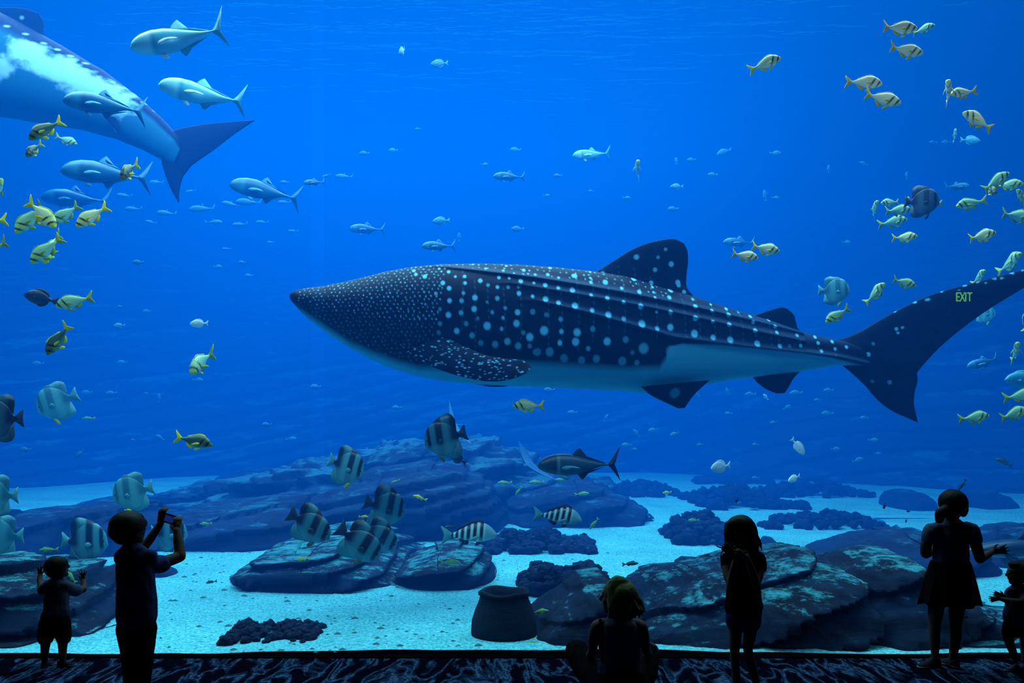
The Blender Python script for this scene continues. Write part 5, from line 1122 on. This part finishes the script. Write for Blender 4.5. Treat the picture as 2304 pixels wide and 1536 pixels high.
# --- seated woman
g = Fig(5.5); root = person(1392, 5.5, 'woman with shoulder length blonde hair sitting cross-legged on the carpet')
Lh = .165
body = g.head(1389, 1343, .01, 42, math.radians(68), 0) + [g.t([(1393,1380,0,16),(1393,1402,0,18)]), g.t([(1393,1425,0,46),(1394,1470,0,43),(1394,1520,0,46),(1394,1555,0,54)], .58), g.t([(1352,1407,0,17),(1432,1408,0,17)], .8),
     g.t([(1344,1410,.0,16),(1336,1432,.02,12.5),(1334,1462,.06,11)]), g.t([(1334,1462,.06,11),(1326,1475,.20,9.5),(1315,1470,.32,7.5)]),
     g.t([(1442,1411,.0,16),(1449,1432,.02,12),(1451,1456,.06,10.5)]), g.t([(1451,1456,.06,10.5),(1457,1470,.20,9.5),(1460,1468,.32,7.5)]),
     g.t([(1365,1550,.02,34),(1330,1512,.16,30),(1300,1466,.30,25)]), g.t([(1300,1466,.30,24),(1326,1520,.42,20),(1380,1566,.46,12)]),
     g.t([(1425,1550,.02,34),(1446,1512,.16,28),(1464,1466,.30,21)]), g.t([(1464,1466,.30,20),(1440,1520,.40,18),(1400,1566,.40,12)])]
body += g.hand(g.p(1315, 1470, .32), Vector((-.4, .8, -.1)), Vector((1, 0, .2)), Lh, .35, .15, 1) + g.hand(g.p(1460, 1468, .32), Vector((.1, .8, -.1)), Vector((-1, 0, .2)), Lh, .35, .15, 1)
build('body', body, .0065, M_SKIN, root); eyes(g, root)
hp = [g.e(1399, 1335, -.02, 33, 33, 38), g.e(1386, 1320, .0, 24, 18, 34), g.t([(1376,1330,.01,9),(1373,1345,-.03,8),(1376,1365,-.06,9),(1373,1386,-.07,6)], .8), g.t([(1392,1320,-.05,26),(1396,1350,-.07,29),(1402,1375,-.08,26)], .6), g.t([(1412,1330,-.03,18),(1430,1352,-.05,14),(1444,1372,-.06,8)], .8), g.t([(1382,1335,-.04,13),(1381,1362,-.05,12),(1380,1384,-.05,7)])]
rnd = random.Random(3)
for k in range(26):
    x = rnd.uniform(1376, 1446); hp.append(g.t([(1396 + (x-1396)*.5, 1345, -.06, 8), (x-2, 1372, -.08+rnd.uniform(-.02, .02), 5.5), (x + rnd.uniform(-3, 4), 1388 - abs(x-1400)*.12 + rnd.uniform(-3, 5), -.08, 2.2)]))
build('hair', hp, .005, M_HAIRB, root, .005, 2)
build('top', [g.t([(1394,1428,0,50),(1394,1470,0,47),(1394,1520,0,50),(1394,1556,0,56)], .64), g.t([(1368,1408,0,10),(1368,1430,0,14)], 1.3), g.t([(1428,1408,0,10),(1426,1430,0,14)], 1.3)], .007, M_SHG, root, .006)
build('trousers', [g.t([(1394,1545,0,60),(1394,1560,0,60)], .75), g.t([(1362,1550,.02,37),(1328,1512,.16,33),(1298,1466,.30,29)]), g.t([(1300,1466,.30,28),(1326,1518,.42,24),(1372,1560,.44,16)]), g.t([(1428,1550,.02,37),(1448,1512,.16,31),(1464,1467,.30,22)]), g.t([(1464,1466,.30,22),(1440,1518,.40,22),(1408,1560,.40,16)])], .008, M_PANT, root, .005)
build('strap', [g.t([(1351,1394,-.03,4),(1351,1420,-.115,4),(1352,1450,-.13,4),(1358,1490,-.13,4)], .6)], .004, M_BLACK, root)
shoe(g, 1390, 1585, .52, .25, (-1, .1), root)
shoe(g, 1404, 1585, .38, .25, (1, .1), root)

# --- girl facing the camera
g = Fig(5.7); root = person(1668, 5.7, 'long-haired girl standing with hands together at her chest, facing the room')
Lh = .12
w1 = g.p(1656, 1254, -.20); w2 = g.p(1684, 1262, -.20)
body = g.head(1664, 1199, 0, 40, math.radians(168), -.25) + [g.t([(1668,1228,0,12),(1669,1250,0,14)]), g.t([(1671,1262,0,32),(1671,1300,0,32),(1672,1340,0,30),(1673,1385,0,36)], .62), g.t([(1644,1256,0,13),(1702,1256,0,13)], .85),
     g.t([(1636,1262,0,14),(1638,1290,-.05,12),(1646,1312,-.10,10.5)]), g.t([(1646,1312,-.10,10),(1650,1285,-.17,9),(1656,1254,-.20,6.5)]),
     g.t([(1709,1262,0,14),(1706,1292,-.05,12),(1700,1312,-.10,10.5)]), g.t([(1700,1312,-.10,10),(1694,1290,-.17,9),(1684,1262,-.20,6.5)]),
     g.t([(1654,1395,0,17),(1654,1430,0,14),(1653,1475,0,10.5),(1656,1520,0,10),(1656,1548,0,6.5)]), g.t([(1690,1395,0,18),(1687,1430,0,14),(1683,1462,-.02,10.5),(1696,1515,0,10.5),(1706,1548,0,6.5)])]
body += g.hand(w1, g.p(1640, 1238, -.22) - w1, Vector((.3, -.1, 1)), Lh, .3, .12, 1) + g.hand(w2, g.p(1668, 1248, -.24) - w2, Vector((-.2, -.1, 1)), Lh, .35, .12, 1)
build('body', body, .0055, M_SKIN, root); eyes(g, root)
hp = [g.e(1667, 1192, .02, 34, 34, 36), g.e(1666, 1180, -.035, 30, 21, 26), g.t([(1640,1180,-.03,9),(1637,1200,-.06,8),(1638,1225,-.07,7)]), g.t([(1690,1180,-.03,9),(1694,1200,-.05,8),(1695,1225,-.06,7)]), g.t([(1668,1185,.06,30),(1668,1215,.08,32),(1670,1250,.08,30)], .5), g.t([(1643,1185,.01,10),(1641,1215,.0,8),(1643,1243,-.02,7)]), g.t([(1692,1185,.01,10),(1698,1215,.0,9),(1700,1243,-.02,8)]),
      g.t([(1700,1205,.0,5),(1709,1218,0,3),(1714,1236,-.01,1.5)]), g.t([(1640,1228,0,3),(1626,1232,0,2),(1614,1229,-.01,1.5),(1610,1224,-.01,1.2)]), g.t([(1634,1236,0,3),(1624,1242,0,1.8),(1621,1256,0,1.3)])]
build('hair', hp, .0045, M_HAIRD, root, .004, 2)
build('shirt', [g.t([(1671,1262,0,36),(1672,1300,0,37),(1673,1340,0,40),(1674,1366,0,44)], .66), g.t([(1642,1255,0,16),(1704,1255,0,16)], .9), g.t([(1638,1258,0,17),(1636,1272,-.01,15)]), g.t([(1706,1258,0,17),(1710,1274,-.01,15)])], .006, M_SHK, root, .006)
build('shorts', [g.t([(1673,1372,0,38),(1673,1385,0,38)], .66), g.t([(1653,1386,0,21),(1652,1397,0,20)]), g.t([(1692,1386,0,21),(1692,1400,0,20)])], .006, M_BLUE, root, .003)
shoe(g, 1655, 1562, 0, .18, (-.25, -1), root); shoe(g, 1708, 1562, 0, .18, (.5, -1), root)

# --- girl in flared skirt
g = Fig(6.35); root = person(2140, 6.35, 'girl with low ponytail in flared skirt, right hand held out')
Lh = .125
wr = g.p(2232, 1241, .10); wl = g.p(2110, 1222, .24)
body = g.head(2146, 1136, 0, 35, math.radians(-20), 0) + [g.t([(2147,1162,0,10.5),(2144,1185,0,12)]), g.t([(2140,1198,0,34),(2140,1230,0,35),(2139,1262,0,34),(2139,1300,0,40)], .6), g.t([(2104,1192,0,13),(2180,1192,0,14)], .85),
     g.t([(2094,1196,0,15),(2084,1225,.02,12.5),(2083,1244,.05,12)]), g.t([(2083,1244,.05,12),(2096,1240,.14,9),(2110,1222,.24,6.5)]),
     g.t([(2187,1196,0,15),(2197,1228,.0,12.5),(2205,1256,.02,11.5)]), g.t([(2205,1256,.02,11),(2218,1250,.06,9.5),(2232,1241,.10,6.5)]),
     g.t([(2112,1310,0,24),(2106,1370,0,17),(2103,1410,0,12.5),(2103,1440,0,11.5),(2104,1482,0,7)]), g.t([(2160,1310,0,24),(2153,1370,0,17),(2150,1410,0,13),(2149,1440,0,12.5),(2143,1482,0,7.5)])]
body += g.hand(wr, g.p(2262, 1236, .10) - wr, Vector((0, .3, 1)), Lh, .1, .25, -1) + g.hand(wl, Vector((.8, .4, .4)), Vector((0, 0, 1)), Lh, .4, .2, 1)
build('body', body, .0055, M_SKIN, root); eyes(g, root)
build('hair', [g.e(2144, 1130, -.01, 31, 30, 33), g.e(2166, 1141, .01, 10, 22, 20), g.e(2138, 1150, -.03, 22, 18, 20), g.t([(2130,1146,-.06,12),(2117,1155,-.08,13),(2114,1168,-.08,10)])], .005, M_HAIRD, root, .004)
build('shirt', [g.t([(2140,1200,0,38),(2140,1230,0,40),(2139,1262,0,41)], .64), g.t([(2104,1190,0,16),(2178,1190,0,17)], .9), g.t([(2096,1194,0,18),(2090,1208,.0,16)]), g.t([(2186,1194,0,18),(2194,1212,.0,16)])], .006, M_SHG, root, .005)
NK = 160; rgs = []
for i in range(26):
    t = i / 25; py = 1262 + t * 96
    rw = 43 + 24 * t ** .8
    cen = g.p(2138, py)
    rgs.append([cen + Vector(((rw * g.k) * math.cos(a) * (1 + .055 * t * math.sin(9 * a) + .03 * t * math.sin(17 * a + 1)), (rw * .68 * g.k) * math.sin(a) * (1 + .055 * t * math.sin(9 * a)), .008 * t * math.sin(6 * a))) for a in np.linspace(0, math.tau, NK + 1)[:-1]])
inner = [[Vector((cen.x + (q.x - cen.x) * .965, cen.y + (q.y - cen.y) * .96, q.z)) for q in r_] for r_, cen in [(r_, sum((x for x in r_), Vector()) / NK) for r_ in rgs[::-1]]]
mkp('skirt', loft(rgs + inner, False), M_PANT, root)
shoe(g, 2100, 1500, 0, .19, (-1, -.35), root); shoe(g, 2143, 1500, 0, .18, (-.3, .9), root)

# --- small child at the right edge
g = Fig(6.25); root = person(2288, 6.25, 'small child in flowered top clapping hands at the right frame edge')
Lh = .08
w1 = g.p(2258, 1340, .02); w2 = g.p(2252, 1346, -.03)
body = g.head(2293, 1290, 0, 28, math.radians(75), 0) + [g.t([(2293,1312,0,9.5),(2294,1325,0,10.5)]), g.t([(2293,1335,0,21),(2292,1365,0,24),(2292,1395,0,26),(2292,1408,0,25)], .7), g.t([(2275,1330,0,10),(2312,1330,0,10)]),
     g.t([(2274,1334,.06,10),(2276,1350,.09,9),(2272,1356,.07,8)]), g.t([(2272,1356,.07,8),(2266,1350,.05,7),(2258,1341,.02,5)]),
     g.t([(2312,1334,-.06,10),(2306,1350,-.1,9),(2294,1354,-.1,8)]), g.t([(2294,1354,-.1,8),(2272,1352,-.07,7),(2253,1347,-.03,5)]),
     g.t([(2276,1405,0,15),(2268,1428,0,12),(2274,1452,.0,9.5),(2286,1484,0,6.5)]), g.t([(2306,1405,0,15),(2306,1440,.03,11),(2305,1486,0,6.5)])]
body += g.hand(w1, Vector((-1, .0, .25)), Vector((0, -.2, 1)), Lh, .1, .2, -1) + g.hand(w2, Vector((-1, .05, -.1)), Vector((0, .3, 1)), Lh, .1, .2, 1)
build('body', body, .0042, M_SKIN, root, 0, 3); eyes(g, root)
build('hair', [g.e(2298, 1283, 0, 24, 23, 25), g.e(2308, 1292, 0, 18, 20, 20), g.e(2286, 1270, 0, 16, 9, 16), g.e(2304, 1266, 0, 12, 7, 12)], .005, M_HAIRD, root, .004)
build('top', [g.t([(2293,1335,0,25),(2292,1362,0,29),(2291,1386,0,33)], .75), g.t([(2276,1330,0,12),(2312,1330,0,12)]), g.t([(2274,1334,.05,13),(2273,1344,.07,12)]), g.t([(2312,1334,-.05,13),(2309,1346,-.08,12)])], .006, M_FLOR, root, .006)
build('shorts', [g.t([(2291,1396,0,28),(2291,1406,0,28)], .75), g.t([(2275,1406,0,17),(2270,1422,0,16)]), g.t([(2306,1406,0,17),(2307,1424,0,16)])], .006, M_PANT, root, .003)
shoe(g, 2284, 1509, 0, .12, (-.8, -.2), root, M_FLOR); shoe(g, 2306, 1509, 0, .12, (-.6, .5), root, M_FLOR)

# ------------------------------------------------------------------ exit sign of the hall, seen as a green reflection in the acrylic
sg = tag(empty('exit_sign', (7.29, -1, 3.78)), 'green lit EXIT sign of the hall, seen mirrored on the shark tail', 'sign')
M_SIGN = plain('green_lit_letters', (.2, .6, .02), .5, .05, 4, 0, (.25, 1, .02, 20))
for ch, x in (('E', -.125), ('X', -.062), ('I', .022), ('T', .062)):
    cu = bpy.data.curves.new('letter', 'FONT'); cu.body = ch; cu.size = .21; cu.extrude = .006; cu.offset = .002
    to = bpy.data.objects.new('tmp', cu); COL.objects.link(to); bpy.context.view_layer.update()
    me = bpy.data.meshes.new_from_object(to.evaluated_get(bpy.context.evaluated_depsgraph_get())); bpy.data.objects.remove(to); me.materials.clear(); me.materials.append(M_SIGN)
    o = bpy.data.objects.new('letter', me); COL.objects.link(o); o.parent = sg; o.rotation_euler = (math.pi / 2, 0, 0); o.location = (x, 0, -.075); o.scale = (.62, 1, 1)
v, f = boxv((-.16, -.03, .10), (.16, .03, .15)); mk('housing', v, f, M_BLACK, sg, False)
v, f = boxv((-.012, -.012, .15), (.012, .012, 3.12)); mk('rod', v, f, M_BLACK, sg, False)
# rippled underside of the water surface
sm, nt, N, b, L = newmat('water_surface'); N.remove(b)
gg = N.new('ShaderNodeNewGeometry'); mp = N.new('ShaderNodeMapping'); mp.inputs['Scale'].default_value = (.35, 1.1, 1); L.new(gg.outputs['Position'], mp.inputs[0])
nz = N.new('ShaderNodeTexNoise'); nz.inputs['Scale'].default_value = 1.2; nz.inputs['Detail'].default_value = 4; L.new(mp.outputs[0], nz.inputs['Vector'])
bp = N.new('ShaderNodeBump'); bp.inputs['Strength'].default_value = .6; bp.inputs['Distance'].default_value = .35; L.new(nz.outputs['Fac'], bp.inputs['Height'])
tr = N.new('ShaderNodeBsdfTransparent'); gl = N.new('ShaderNodeBsdfGlossy'); gl.inputs['Roughness'].default_value = .06; gl.inputs['Color'].default_value = (.8, .9, 1, 1); L.new(bp.outputs[0], gl.inputs['Normal'])
mi = N.new('ShaderNodeMixShader'); mi.inputs[0].default_value = .35; L.new(tr.outputs[0], mi.inputs[1]); L.new(gl.outputs[0], mi.inputs[2]); L.new(mi.outputs[0], N['Material Output'].inputs['Surface'])
tag(mk('water_surface', [(-25.9, 6.75, 9.15), (25.9, 6.75, 9.15), (25.9, 37.9, 9.15), (-25.9, 37.9, 9.15)], [(0, 1, 2, 3)], sm, None, False), 'rippled water surface closing the tank above', kind='structure')
